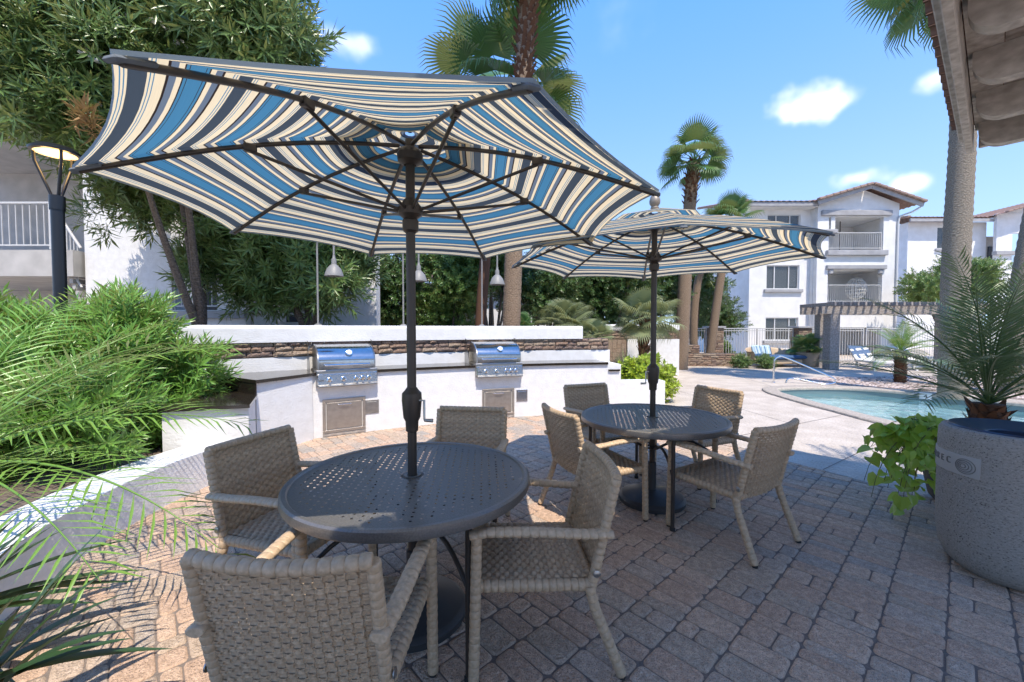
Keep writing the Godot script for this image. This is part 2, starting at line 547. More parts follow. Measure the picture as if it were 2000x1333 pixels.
func build_ground() -> void:
	var g := Geo.new()
	g.sheet(PackedVector2Array([Vector2(-150, -60), Vector2(150, -60), Vector2(150, 250), Vector2(-150, 250)]), -1.6)
	struct(g, "ground", M.ground)
	# the paved patio between planter, barbecue and deck
	pave_poly = PackedVector2Array([Vector2(-3.1, -0.8), Vector2(-2.4, 1.4), Vector2(-2.75, 2.2), Vector2(-2.95, 3.0), Vector2(-3.0, 4.6), Vector2(-3.0, 5.4)])
	for k in 12:
		var a := deg_to_rad(lerpf(-37.0, -6.0, k / 11.0))
		pave_poly.append(BC + Vector2(sin(a), cos(a)) * 10.05)
	for p in [Vector2(2.3, 6.7), Vector2(2.7, 5.6), Vector2(3.1, 4.62), Vector2(3.58, 3.80), Vector2(4.5, 2.6), Vector2(6.0, 0.9), Vector2(6.0, -0.8)]: pave_poly.append(p)
	g = Geo.new()
	g.sheet(pave_poly, -0.0075)
	var patio := struct(g, "patio", M.sand)
	var L := Vector2(0.74, 0.67).normalized()
	var N := Vector2(L.y, -L.x)
	var shapes := {}
	for k in [[0.23, 0.115], [0.23, 0.155], [0.23, 0.08], [0.135, 0.155], [0.095, 0.155], [0.135, 0.115], [0.095, 0.115]]:
		var arr := []
		for j in 3: arr.append(paver_shape(k[0], k[1], 0.0025))
		shapes[k] = arr
	var whole := []
	var rest := []
	for m in M.pavers: rest.append([Geo.new(), m])
	var t := -7.5
	while t < 5.5:
		var s := -5.0 + rr(0, 0.1)
		while s < 9.0:
			var pick := rng.randi() % 10
			var len_: float = [0.115, 0.155, 0.08, 0.155, 0.115, 0.155, 0.115, 0.155, 0.08, 0.115][pick]
			var cuts := [[0.0, 0.23]]
			if len_ > 0.1 and rng.randf() < 0.3:
				cuts = [[-0.0475, 0.135], [0.0675, 0.095]] if rng.randf() < 0.5 else [[0.0475, 0.135], [-0.0675, 0.095]]
			for c in cuts:
				var ctr: Vector2 = L * (s + len_ / 2) + N * (t + c[0])
				var half_a: Vector2 = N * (c[1] / 2)
				var half_b: Vector2 = L * (len_ / 2)
				var rect := PackedVector2Array([ctr - half_a - half_b, ctr + half_a - half_b, ctr + half_a + half_b, ctr - half_a + half_b])
				var inside := 0
				for p in rect: inside += 1 if Geometry2D.is_point_in_polygon(p, pave_poly) else 0
				if inside == 0: continue
				# tones drift from brick red to blue grey over the patio
				var drift := sin(ctr.x * 0.9 + 1.0) * 0.5 + sin(ctr.y * 0.7 + ctr.x * 0.3) * 0.5
				var mi := int(clampf(2.5 - drift * 1.2 + rr(-2.6, 2.6), 0, 5))
				mi = [0, 3, 1, 5, 2, 4][mi]
				var tilt := Basis(Vector3(1, 0, 0), rr(-0.008, 0.008)) * Basis(Vector3(0, 0, 1), rr(-0.008, 0.008))
				var bas := Basis(Vector3(N.x, 0, -N.y), Vector3.UP, Vector3(-L.x, 0, L.y)) * tilt
				var xf := Transform3D(bas, P(ctr.x, rr(-0.002, 0.002), ctr.y))
				var key := [c[1], len_]
				if inside == 4: whole.append([ctr.length() if ctr.y > 1.5 and absf(ctr.x) < ctr.y * 1.3 and not (ctr.x < 0.1 and ctr.x > -1.1 and ctr.y < 2.6) else 100.0 + ctr.length(), shapes[key][rng.randi() % 3], mi, xf])
				else:
					for q in Geometry2D.intersect_polygons(rect, pave_poly):
						var o := Geometry2D.offset_polygon(q, -0.004)
						if o.size() == 1: rest[mi][0].prism(o[0], -0.03, 0.0)
			s += len_
		t += 0.23
	whole.sort_custom(func(a, b): return a[0] < b[0])
	var made := {}
	for i in whole.size():
		var q: Array = whole[i]
		if i < 300:
			if not made.has(q[1]): made[q[1]] = q[1].mesh()
			part(made[q[1]], "paver", M.pavers[q[2]], patio, q[3])
		else: rest[q[2]][0].add(q[1], q[3])
	var st := part(multi_mesh_surfaces(rest), "more_pavers", null, patio)
	tag(st, "", "", "", "stuff")
	# the pool and the concrete deck round it
	pool_poly = smooth_loop([Vector2(6.15, 6.0), Vector2(6.05, 7.4), Vector2(6.1, 8.6), Vector2(6.25, 9.55), Vector2(6.75, 10.1), Vector2(8.3, 10.15), Vector2(9.3, 9.35), Vector2(9.75, 8.5), Vector2(10.3, 7.6), Vector2(11.0, 6.4), Vector2(11.0, 4.8), Vector2(9.3, 4.0), Vector2(7.3, 4.4)])
	var deck := []
	for half in [[Vector2(-60, -40), Vector2(8.0, -40), Vector2(8.0, 60), Vector2(-60, 60)], [Vector2(8.0, -40), Vector2(80, -40), Vector2(80, 60), Vector2(8.0, 60)]]:
		for a in Geometry2D.clip_polygons(PackedVector2Array(half), pool_poly):
			deck.append(a)
	g = Geo.new()
	var left_done := false
	for d in deck:
		if d[0].x <= 8.0 and not left_done:
			# cut the left half once more so that the patio makes no hole in it
			for cut in [[Vector2(-61, -41), Vector2(0, -41), Vector2(0, 61), Vector2(-61, 61)], [Vector2(0, -41), Vector2(9, -41), Vector2(9, 61), Vector2(0, 61)]]:
				for e in Geometry2D.intersect_polygons(d, PackedVector2Array(cut)):
					for h in Geometry2D.clip_polygons(e, pave_poly): g.sheet(h, 0.0)
		else: g.sheet(d, 0.0)
	var dk := struct(g, "pool_deck", M.concrete)
	# tooled control joints in the deck
	for j in [[Vector2(2.75, 5.45), Vector2(6.0, 7.2)], [Vector2(3.3, 4.3), Vector2(6.1, 6.2)], [Vector2(2.0, 9.2), Vector2(6.3, 9.9)], [Vector2(3.6, 12.4), Vector2(12.0, 11.9)], [Vector2(4.4, 6.36), Vector2(3.7, 12.4)], [Vector2(6.7, 10.3), Vector2(7.4, 14.5)], [Vector2(1.5, 12.4), Vector2(3.6, 12.4)]]:
		g = Geo.new()
		var dir: Vector2 = (j[1] - j[0]).normalized() * 0.005
		var nn := Vector2(-dir.y, dir.x)
		g.sheet(PackedVector2Array([j[0] - nn, j[1] - nn, j[1] + nn, j[0] + nn]), 0.004)
		part(g, "control_joint", M.joint, dk)

func build_pool() -> void:
	var g := Geo.new()
	var n := pool_poly.size()
	var rows := [[], []]
	for i in n + 1:
		var p := pool_poly[i % n]
		rows[0].append(P(p.x, -1.2, p.y)); rows[1].append(P(p.x, -0.26, p.y))
	g.grid(rows)
	g.sheet(pool_poly, -1.2)
	var basin := struct(g, "pool_basin", M.plaster)
	g = Geo.new()
	rows = [[], []]
	for i in n + 1:
		var p := pool_poly[i % n]
		rows[0].append(P(p.x, -0.26, p.y)); rows[1].append(P(p.x, -0.03, p.y))
	g.grid(rows)
	part(g, "waterline_tile", M.pool_tile, basin)
	g = Geo.new()
	g.sheet(pool_poly, -0.14)
	struct(g, "pool_water", M.water)
	# raised coping, cut into stones
	var outer := Geometry2D.offset_polygon(pool_poly, 0.30, Geometry2D.JOIN_ROUND)
	var k := 0
	var acc := 0.0
	var start := 0
	for i in n:
		acc += pool_poly[i].distance_to(pool_poly[(i + 1) % n])
		if acc > 0.6 or i == n - 1:
			g = Geo.new()
			var sec := []
			for j in range(start, i + 2):
				var p := pool_poly[j % n]
				var tn := (pool_poly[(j + 1) % n] - pool_poly[(j + n - 1) % n]).normalized()
				var out := Vector2(tn.y, -tn.x)
				if Geometry2D.is_point_in_polygon(p + out * 0.05, pool_poly): out = -out
				var row := []
				for q in [[-0.02, -0.035], [-0.035, 0.005], [-0.02, 0.035], [0.02, 0.045], [0.27, 0.045], [0.30, 0.03], [0.30, 0.001]]:
					var w: Vector2 = p + out * q[0]
					row.append(P(w.x, q[1], w.y))
				sec.append(row)
			g.grid(sec)
			part(g, "coping_stone", M.coping, basin)
			start = i + 1; acc = 0.0
	# depth mark on the far waterline
	var t := thing("depth_marker", "white tile with a black depth numeral on the pool's far edge", "pool marker", P(9.36, -0.02, 9.22), face_to(-0.75, -0.65))
	g = Geo.new()
	g.box(Vector3(0, -0.005, 0.02), Vector3(0.2, 0.14, 0.02))
	part(g, "tile", M.white_paint, t)
	var tm := TextMesh.new()
	tm.text = "4"; tm.font_size = 60; tm.pixel_size = 0.0018; tm.depth = 0.004
	part(tm, "numeral", M.dark_slot, t, Transform3D(Basis.IDENTITY, Vector3(0, -0.005, 0.034)))
	# gravel bed beyond the pool
	g = Geo.new()
	var bed := smooth_loop([Vector2(8.6, 10.9), Vector2(8.4, 11.9), Vector2(10.5, 12.6), Vector2(15, 12.4), Vector2(16, 8.0), Vector2(12.5, 6.6), Vector2(10.9, 8.2), Vector2(10.2, 9.6)], 4)
	g.sheet(bed, 0.006)
	struct(g, "gravel_bed", M.gravel)
	var peb := Geo.new()
	peb.lathe([Vector2(0.0, -0.5), Vector2(0.8, -0.3), Vector2(1.0, 0.05), Vector2(0.6, 0.45), Vector2(0.0, 0.55)], 6)
	var xs := []
	while xs.size() < 9000:
		var p := Vector2(rr(8.3, 16), rr(6.5, 12.7))
		if not Geometry2D.is_point_in_polygon(p, bed): continue
		var s := rr(0.012, 0.03)
		xs.append(Transform3D(Basis(Vector3.UP, rr(0, TAU)).scaled(Vector3(s * rr(0.8, 1.4), s * 0.8, s)), P(p.x, 0.012, p.y)))
	var pb := many(peb.mesh(), mat(lin(0.54, 0.45, 0.41), 0.9), xs, "pebbles", self)
	tag(pb, "loose pink pebbles covering the gravel bed beyond the pool", "gravel", "", "stuff")
	# stainless pool handrail
	t = thing("pool_handrail", "curved stainless steel handrail at the corner of the pool", "handrail", P(7.25, 0, 11.3))
	g = Geo.new()
	var path := []
	for q in [[0.0, 0.0, 0.0], [0.0, 0.55, 0.0], [0.05, 0.68, -0.01], [0.15, 0.73, -0.03], [0.28, 0.70, -0.06], [0.9, 0.38, -0.35], [1.22, 0.20, -0.5], [1.30, 0.10, -0.52], [1.22, 0.04, -0.5], [1.05, 0.02, -0.42], [0.55, 0.12, -0.2], [0.36, 0.13, -0.12], [0.29, 0.06, -0.1], [0.27, -0.02, -0.1]]:
		path.append(Vector3(q[0], q[1], -q[2]))
	var sm := []
	for i in path.size() - 1:
		for j in 4: sm.append((path[i] as Vector3).cubic_interpolate(path[i + 1], path[maxi(i - 1, 0)], path[mini(i + 2, path.size() - 1)], j / 4.0))
	sm.append(path[-1])
	g.tube(sm, 0.022, 8)
	part(g, "rail", M.chrome, t)
	g = Geo.new()
	g.lathe([Vector2(0.05, 0.0), Vector2(0.05, 0.012), Vector2(0.025, 0.025)], 14)
	part(g, "flange", M.chrome, t)

# ---------------------------------------------------------------- buildings
# A wall in its own plane (x right, y up, facing local +z) with rectangular openings [x0, y0, x1, y1].
func wall(w0: float, w1: float, h0: float, h1: float, holes: Array, thick := 0.2, top = null) -> Geo:
	var g := Geo.new()
	var xs := [w0, w1]
	var ys := [h0, h1]
	for o in holes:
		xs.append(o[0]); xs.append(o[2]); ys.append(o[1]); ys.append(o[3])
	xs.sort(); ys.sort()
	for i in xs.size() - 1:
		for j in ys.size() - 1:
			if xs[i + 1] - xs[i] < 1e-4 or ys[j + 1] - ys[j] < 1e-4: continue
			var cx: float = (xs[i] + xs[i + 1]) / 2
			var cy: float = (ys[j] + ys[j + 1]) / 2
			var open := false
			for o in holes:
				if cx > o[0] and cx < o[2] and cy > o[1] and cy < o[3]: open = true
			if open: continue
			g.face([Vector3(xs[i], ys[j], 0), Vector3(xs[i + 1], ys[j], 0), Vector3(xs[i + 1], ys[j + 1], 0), Vector3(xs[i], ys[j + 1], 0)])
			g.face([Vector3(xs[i + 1], ys[j], -thick), Vector3(xs[i], ys[j], -thick), Vector3(xs[i], ys[j + 1], -thick), Vector3(xs[i + 1], ys[j + 1], -thick)])
	for o in holes:
		var a := Vector3(o[0], o[1], 0)
		var b := Vector3(o[2], o[1], 0)
		var c := Vector3(o[2], o[3], 0)
		var d := Vector3(o[0], o[3], 0)
		var k := Vector3(0, 0, -thick)
		for e in [[a, b], [b, c], [c, d], [d, a]]: g.face([e[0], e[1], e[1] + k, e[0] + k])
	for e in [[Vector3(w0, h0, 0), Vector3(w0, h1, 0)], [Vector3(w1, h1, 0), Vector3(w1, h0, 0)], [Vector3(w0, h1, 0), Vector3(w1, h1, 0)]]:
		g.face([e[0], e[1], e[1] + Vector3(0, 0, -thick), e[0] + Vector3(0, 0, -thick)])
	return g
func bx(c: Vector3, s: Vector3, bev := 0.0) -> Geo:
	var g := Geo.new()
	g.box(c, s, Basis.IDENTITY, bev)
	return g
# a sliding window of `n` lights set 8 cm into its opening
func window(root: Node3D, x0: float, y0: float, x1: float, y1: float, splits: Array, blinds: Array, z := -0.1, sill := true) -> void:
	var g := Geo.new()
	var w := x1 - x0
	var h := y1 - y0
	var f := 0.05
	g.box(Vector3((x0 + x1) / 2, y0 + f / 2, z), Vector3(w, f, 0.07))
	g.box(Vector3((x0 + x1) / 2, y1 - f / 2, z), Vector3(w, f, 0.07))
	var edges := [0.0] + splits + [1.0]
	for e in edges: g.box(Vector3(x0 + clampf(e * w, f / 2, w - f / 2), (y0 + y1) / 2, z), Vector3(f, h - 2 * f, 0.066))
	var win := part(g, "window", M.frame_white, root)
	for i in edges.size() - 1:
		var a: float = x0 + edges[i] * w + f / 2
		var b: float = x0 + edges[i + 1] * w - f / 2
		part(bx(Vector3((a + b) / 2, (y0 + y1) / 2, z - 0.012), Vector3(b - a, h - 2 * f, 0.008)), "pane", M.pane, win)
		if blinds[i] > 0.0:
			g = Geo.new()
			var y := y1 - f - 0.03
			while y > y1 - f - (h - 2 * f) * blinds[i]:
				g.box(Vector3((a + b) / 2, y, z - 0.07), Vector3(b - a, 0.045, 0.012), Basis(Vector3.RIGHT, 0.5))
				y -= 0.055
			tag(part(g, "blind", M.blind, win), "", "", "", "stuff")
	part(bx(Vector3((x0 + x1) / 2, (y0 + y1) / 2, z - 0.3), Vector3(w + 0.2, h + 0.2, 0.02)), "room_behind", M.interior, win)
	if sill: part(bx(Vector3((x0 + x1) / 2, y0 - 0.09, 0.06), Vector3(w + 0.3, 0.17, 0.16), 0.015), "sill", M.stucco_trim, win)
func railing(root: Node3D, x0: float, x1: float, y0: float, y1: float, z: float, m: Material, step := 0.11, called := "railing") -> MeshInstance3D:
	var g := Geo.new()
	g.box(Vector3((x0 + x1) / 2, y1 - 0.02, z), Vector3(x1 - x0, 0.04, 0.05))
	g.box(Vector3((x0 + x1) / 2, y0 + 0.09, z), Vector3(x1 - x0, 0.03, 0.03))
	for x in [x0 + 0.02, x1 - 0.02]: g.box(Vector3(x, (y0 + y1) / 2 - 0.02, z), Vector3(0.04, y1 - y0 - 0.04, 0.04))
	var r := part(g, called, m, root)
	var bar := bx(Vector3.ZERO, Vector3(0.016, y1 - y0 - 0.145, 0.016)).mesh()
	var n := int((x1 - x0) / step)
	for i in range(1, n):
		part(bar, "baluster", m, r, Transform3D(Basis.IDENTITY, Vector3(x0 + (x1 - x0) * i / n, (y0 + y1) / 2 + 0.0325, z)))
	return r
# pitched tile slab from the ridge to the eave, with single tiles along the rake
func tile_roof(root: Node3D, ridge_a: Vector3, ridge_b: Vector3, eave_a: Vector3, eave_b: Vector3, called := "roof") -> void:
	var g := Geo.new()
	var down := eave_a - ridge_a
	var along := ridge_b - ridge_a
	var nrm := along.cross(down).normalized()
	if nrm.y < 0: nrm = -nrm
	var n := int(along.length() / 0.15)
	var rows := []
	for j in 9:
		for e in 2:
			var row := []
			for i in n + 1:
				var lift := (0.05 * absf(sin(i * PI / 2)) + (0.06 if e == 0 else 0.02))
				row.append(ridge_a + down * ((j + e * 0.999) / 9.0) + along * (float(i) / n) + nrm * lift)
			rows.append(row)
	g.grid(rows)
	var r := part(g, called, M.tile, root)
	var k := int(down.length() / 0.36)
	var tile := Geo.new()
	tile.box(Vector3(0, 0.05, 0), Vector3(0.24, 0.13, 0.37), Basis.IDENTITY, 0.03)
	var tm := tile.mesh()
	var bas := Basis.looking_at(down.normalized(), nrm)
	for e in [ridge_a, ridge_b]:
		for i in k: part(tm, "tile", M.tile_edge, r, Transform3D(bas * Basis(Vector3.RIGHT, 0.06), e + down * ((i + 0.5) / k) + nrm * 0.03))

func build_right_building() -> void:
	M.pane = M.window_pane
	var t := thing("apartment_building", "white stucco three storey apartment building with a tiled gable over stacked balconies", "building", P(13.1, 0, 22.7))
	# local x 0..7.8 along the front, z towards the camera; the balcony bay stands 0.5 m proud of x 3.4
	var s := 22.0 / F
	var X := func(px: float) -> float: return (px - 1000) * s - 13.1
	var Y := func(py: float) -> float: return 1.5 + (642 - py) * s
	var wx0: float = X.call(1511)
	var wx1: float = X.call(1577)
	var ups := [[wx0, Y.call(463), wx1, Y.call(414)], [wx0, Y.call(563), wx1, Y.call(515)], [wx0, Y.call(666), wx1, Y.call(620)]]
	part(wall(0, 3.45, -1.6, Y.call(400), ups), "front_wall", M.stucco_far, t)
	window(t, ups[0][0], ups[0][1], ups[0][2], ups[0][3], [0.28, 0.7], [1.0, 0.45, 0.0])
	window(t, ups[1][0], ups[1][1], ups[1][2], ups[1][3], [0.26, 0.7], [1.0, 1.0, 0.9])
	window(t, ups[2][0], ups[2][1], ups[2][2], ups[2][3], [0.3, 0.74], [0.0, 0.5, 0.0])
	# side wall, in shade
	shift = Transform3D(Basis(Vector3.UP, -PI / 2), Vector3.ZERO)
	var side := t
	var sw := [[-2.6, Y.call(572), -2.1, Y.call(533)], [-2.6, Y.call(650), -2.1, Y.call(622)]]
	part(wall(-7.0, -0.2, -1.6, Y.call(400), sw), "side_wall", M.stucco_far, side)
	for q in sw: window(side, q[0], q[1], q[2], q[3], [], [0.0])
	part(bx(Vector3(-5.2, Y.call(606), 0.03), Vector3(3.2, 0.3, 0.1)), "band", M.stucco_trim, side)
	shift = Transform3D(Basis.IDENTITY, Vector3(0, 0, 0.5))
	# balcony bay
	var bx0: float = X.call(1598)
	var bx1: float = X.call(1757)
	var o := [X.call(1620), X.call(1727)]
	var bal := [[o[0], Y.call(488), o[1], Y.call(424)], [o[0], Y.call(592), o[1], Y.call(527)], [o[0], -0.1, o[1], Y.call(640)]]
	var bay := t
	part(wall(bx0, bx1, -1.6, Y.call(398), bal, 0.25), "bay_wall", M.stucco_far, bay)
	var gb := Geo.new()
	var apx: float = X.call(1688)
	gb.face([Vector3(bx0, Y.call(398), 0), Vector3(bx1, Y.call(398), 0), Vector3(apx, Y.call(372), 0)])
	gb.face([Vector3(bx0, Y.call(398), -0.25), Vector3(bx1, Y.call(398), -0.25), Vector3(apx, Y.call(372), -0.25)])
	part(gb, "gable", M.stucco_far, bay)
	for sx in [[bx0, -0.75], [bx1, -7.0]]: part(bx(Vector3(sx[0], Y.call(398) / 2 - 0.8, sx[1] / 2 - 0.13), Vector3(0.05, Y.call(398) + 1.6, -sx[1] - 0.26)), "return_wall", M.stucco_far, bay)
	for i in 3:
		var q: Array = bal[i]
		var cx: float = (q[0] + q[2]) / 2
		var w: float = q[2] - q[0]
		var h: float = q[3] - q[1]
		var g := Geo.new()
		g.box(Vector3(cx, q[1] + h / 2, -2.3), Vector3(w + 0.6, h + 0.5, 0.05))
		g.box(Vector3(cx, q[1] - 0.11, -1.3), Vector3(w + 0.6, 0.2, 2.0))
		g.box(Vector3(cx, q[3] + 0.12, -1.3), Vector3(w + 0.6, 0.2, 2.0))
		for sx in [-1, 1]: g.box(Vector3(cx + sx * (w / 2 + 0.28), q[1] + h / 2, -1.3), Vector3(0.06, h + 0.3, 1.95))
		part(g, "recess", M.stucco_far, bay)
		part(bx(Vector3(cx - w * 0.2, q[1] + h * 0.42, -2.25), Vector3(w * 0.35, h * 0.85, 0.06)), "patio_door", M.glass, bay)
		if i < 2:
			railing(bay, q[0] + 0.02, q[2] - 0.02, q[1] + 0.02, q[1] + (0.95 if i == 0 else 1.0), -0.08, M.rail)
			part(bx(Vector3(cx, q[1] - 0.17, 0.08), Vector3(w + 0.3, 0.28, 0.22), 0.02), "ledge", M.stucco_trim, bay)
	# lintel beams and the post of the top balcony
	part(bx(Vector3((o[0] + o[1]) / 2 - 0.05, Y.call(417), 0.05), Vector3(3.75, 0.28, 0.2), 0.02), "lintel", M.stucco_trim, bay)
	part(bx(Vector3((o[0] + o[1]) / 2, Y.call(522), 0.06), Vector3(3.2, 0.22, 0.2), 0.02), "lintel", M.stucco_trim, bay)
	for sx in [0, 1]:
		var gc := Geo.new()
		gc.box(Vector3(lerpf(o[0] + 0.14, o[1] - 0.14, sx), Y.call(530), 0.02), Vector3(0.26, 0.3, 0.16), Basis.IDENTITY, 0.05)
		part(gc, "corbel", M.stucco_trim, bay)
	part(bx(Vector3(o[0] + 0.22, Y.call(437), -0.1), Vector3(0.22, 0.75, 0.22)), "post", M.stucco_far, bay)
	part(bx(Vector3(o[0] - 0.18, Y.call(453), 0.06), Vector3(1.05, 0.2, 0.3), 0.02), "ledge", M.stucco_trim, bay)
	shift = Transform3D.IDENTITY
	# pale folded parasol and plants seen on the balconies
	var um := thing("balcony_parasol", "white patio parasol open on the top balcony of the white building", "umbrella", P(13.1 + o[0] + 1.4, bal[0][1] + 0.0, 23.2))
	var gg := Geo.new()
	gg.lathe([Vector2(1.15, 1.95), Vector2(0.6, 2.2), Vector2(0.02, 2.45)], 8)
	part(gg, "canopy", M.white_paint, um)
	gg = Geo.new(); gg.tube([Vector3.ZERO, Vector3(0, 2.4, 0)], 0.025, 6)
	part(gg, "pole", M.black_metal, um)
	var eg := thing("egg_chair", "pale woven egg chair behind the middle balcony railing", "chair", P(13.1 + o[0] + 2.2, bal[1][1], 23.0))
	gg = Geo.new()
	for k in 10:
		var a := PI * k / 10.0
		var pts := []
		for j in 13:
			var b := TAU * j / 12
			pts.append(Vector3(cos(a) * sin(b) * 0.5, 0.85 + cos(b) * 0.62, sin(a) * sin(b) * 0.45))
		gg.tube(pts, 0.018, 5, false)
	for k in 6:
		var y := 0.4 + k * 0.18
		var r0 := sqrt(maxf(0.02, 1.0 - pow((y - 0.85) / 0.62, 2)))
		var pts := []
		for j in 17: pts.append(Vector3(cos(TAU * j / 16) * 0.5 * r0, y, sin(TAU * j / 16) * 0.45 * r0))
		gg.tube(pts, 0.016, 5, false)
	part(gg, "shell", M.white_paint, eg)
	gg = Geo.new()
	gg.lathe([Vector2(0.35, 0.0), Vector2(0.35, 0.05), Vector2(0.05, 0.1), Vector2(0.04, 0.28)], 12)
	part(gg, "stand", M.white_paint, eg)
	# roofs: front gable, main eaves, fascia and gutter
	var ay: float = Y.call(368)
	var ey: float = Y.call(398)
	tile_roof(t, Vector3(apx, ay, 1.0), Vector3(apx, ay, -6.0), Vector3(bx0 - 0.35, ey, 1.0), Vector3(bx0 - 0.35, ey, -6.0))
	tile_roof(t, Vector3(apx, ay, 1.0), Vector3(apx, ay, -6.0), Vector3(bx1 + 0.9, ey - 0.12, 1.0), Vector3(bx1 + 0.9, ey - 0.12, -6.0))
	for e in [[bx0 - 0.3, ey - 0.08], [bx1 + 0.85, ey - 0.2]]:
		var g := Geo.new()
		var a := Vector3(apx, ay - 0.06, 0.93)
		var b := Vector3(e[0], e[1], 0.93)
		g.box((a + b) / 2, Vector3((b - a).length(), 0.2, 0.08), Basis(Vector3.BACK, atan2(b.y - a.y, b.x - a.x)))
		part(g, "bargeboard", M.stucco_trim, t)
	tile_roof(t, Vector3(-0.6, Y.call(374) + 0.6, -5.0), Vector3(bx0, Y.call(374) + 0.6, -5.0), Vector3(-0.6, Y.call(397), 0.7), Vector3(bx0, Y.call(397), 0.7), "main_roof")
	part(bx(Vector3(bx0 / 2 - 0.3, Y.call(400), 0.6), Vector3(bx0 + 0.5, 0.22, 0.1)), "fascia", M.stucco_trim, t)
	part(bx(Vector3(bx0 / 2 - 0.3, Y.call(404), 0.27), Vector3(bx0 + 0.5, 0.06, 0.6)), "soffit", M.stucco_far, t)
	var gp := Geo.new()
	gp.tube([Vector3(bx1 + 0.75, ey - 0.3, 0.9), Vector3(bx1 + 0.5, ey - 0.5, 0.7), Vector3(bx1 - 0.02, ey - 0.7, 0.56), Vector3(bx1 - 0.1, ey - 1.0, 0.56), Vector3(bx1 - 0.1, 0.0, 0.56)], 0.05, 8)
	part(gp, "downpipe", M.frame_white, t)
	gp = Geo.new()
	gp.lathe([Vector2(0.09, -0.18), Vector2(0.1, 0.0), Vector2(0.06, 0.2), Vector2(0.02, 0.22)], 10, Vector3(-0.12, Y.call(594), -2.4))
	part(gp, "wall_lantern", M.black_metal, t)

func build_second_building() -> void:
	var t := thing("apartment_building", "white stucco apartment building with red tiled hip roof beyond the pergola", "building", P(22.4, 0, 30))
	var s := 30.0 / F
	var X := func(px: float) -> float: return (px - 1000) * s - 22.4
	var Y := func(py: float) -> float: return 1.5 + (642 - py) * s
	var wn := [[X.call(1825), Y.call(487), X.call(1882), Y.call(445)], [X.call(1840), Y.call(600), X.call(1880), Y.call(560)]]
	part(wall(X.call(1768), X.call(1920), -1.6, Y.call(436), wn), "front_wall", M.stucco_far, t)
	for q in wn: window(t, q[0], q[1], q[2], q[3], [0.5], [0.0, 0.6])
	part(bx(Vector3(X.call(1770) + 0.1, Y.call(436) / 2 - 0.8, -4.1), Vector3(0.2, Y.call(436) + 1.6, 7.8)), "side_wall", M.stucco_far, t)
	var bal := [[X.call(1945), Y.call(525), X.call(1990), Y.call(462)]]
	var bay := t
	shift = Transform3D(Basis.IDENTITY, Vector3(0, 0, 0.8))
	part(wall(X.call(1915), X.call(2110), -1.6, Y.call(425), bal), "bay_wall", M.stucco_far, bay)
	var q: Array = bal[0]
	var g := Geo.new()
	var cx: float = (q[0] + q[2]) / 2
	g.box(Vector3(cx, (q[1] + q[3]) / 2, -2.0), Vector3(2.6, q[3] - q[1] + 0.4, 0.05))
	g.box(Vector3(cx, q[1] - 0.12, -1.1), Vector3(2.6, 0.2, 1.7))
	part(g, "recess", M.stucco_warm, bay)
	part(bx(Vector3(cx + 0.2, q[1] + 0.9, -1.94), Vector3(1.0, 1.8, 0.06)), "patio_door", M.glass, bay)
	railing(bay, q[0], q[2], q[1], q[1] + 1.0, -0.06, M.rail)
	part(bx(Vector3(q[0] - 0.55, q[1] + 0.95, 0.05), Vector3(1.5, 0.25, 0.3)), "ledge", M.stucco_trim, bay)
	shift = Transform3D.IDENTITY
	# pitched roofs
	tile_roof(t, Vector3(X.call(1768) - 0.4, Y.call(408), -5), Vector3(X.call(1925), Y.call(408), -5), Vector3(X.call(1768) - 0.6, Y.call(432), 0.7), Vector3(X.call(1925), Y.call(432), 0.7))
	tile_roof(t, Vector3(X.call(2060), Y.call(385), 1.6), Vector3(X.call(2060), Y.call(385), -7), Vector3(X.call(1908), Y.call(430), 1.6), Vector3(X.call(1908), Y.call(430), -7), "gable_roof")
	g = Geo.new()
	g.face([Vector3(X.call(1915), Y.call(425), 0.75), Vector3(X.call(2110), Y.call(425), 0.75), Vector3(X.call(2060), Y.call(388), 0.75)])
	part(g, "gable", M.stucco_far, t)
	part(bx(Vector3((X.call(1768) + X.call(1920)) / 2 - 0.2, Y.call(436), 0.6), Vector3(6.2, 0.22, 0.1)), "fascia", M.stucco_trim, t)
	# white garden wall of the next courtyard, in front of that building
	var w := thing("courtyard_wall", "tall plain white courtyard wall between the two apartment buildings", "wall", P(20.2, 0, 25.5))
	part(bx(Vector3(0.85, 2.55, 0), Vector3(2.3, 5.1, 0.3)), "wall", M.stucco_far, w)
	part(bx(Vector3(0.85, 5.2, 0), Vector3(2.5, 0.25, 0.5)), "coping", M.stucco_trim, w)
	part(bx(Vector3(-0.32, 2.55, -1.55), Vector3(0.25, 5.1, 2.78)), "return_wall", M.stucco_far, w)

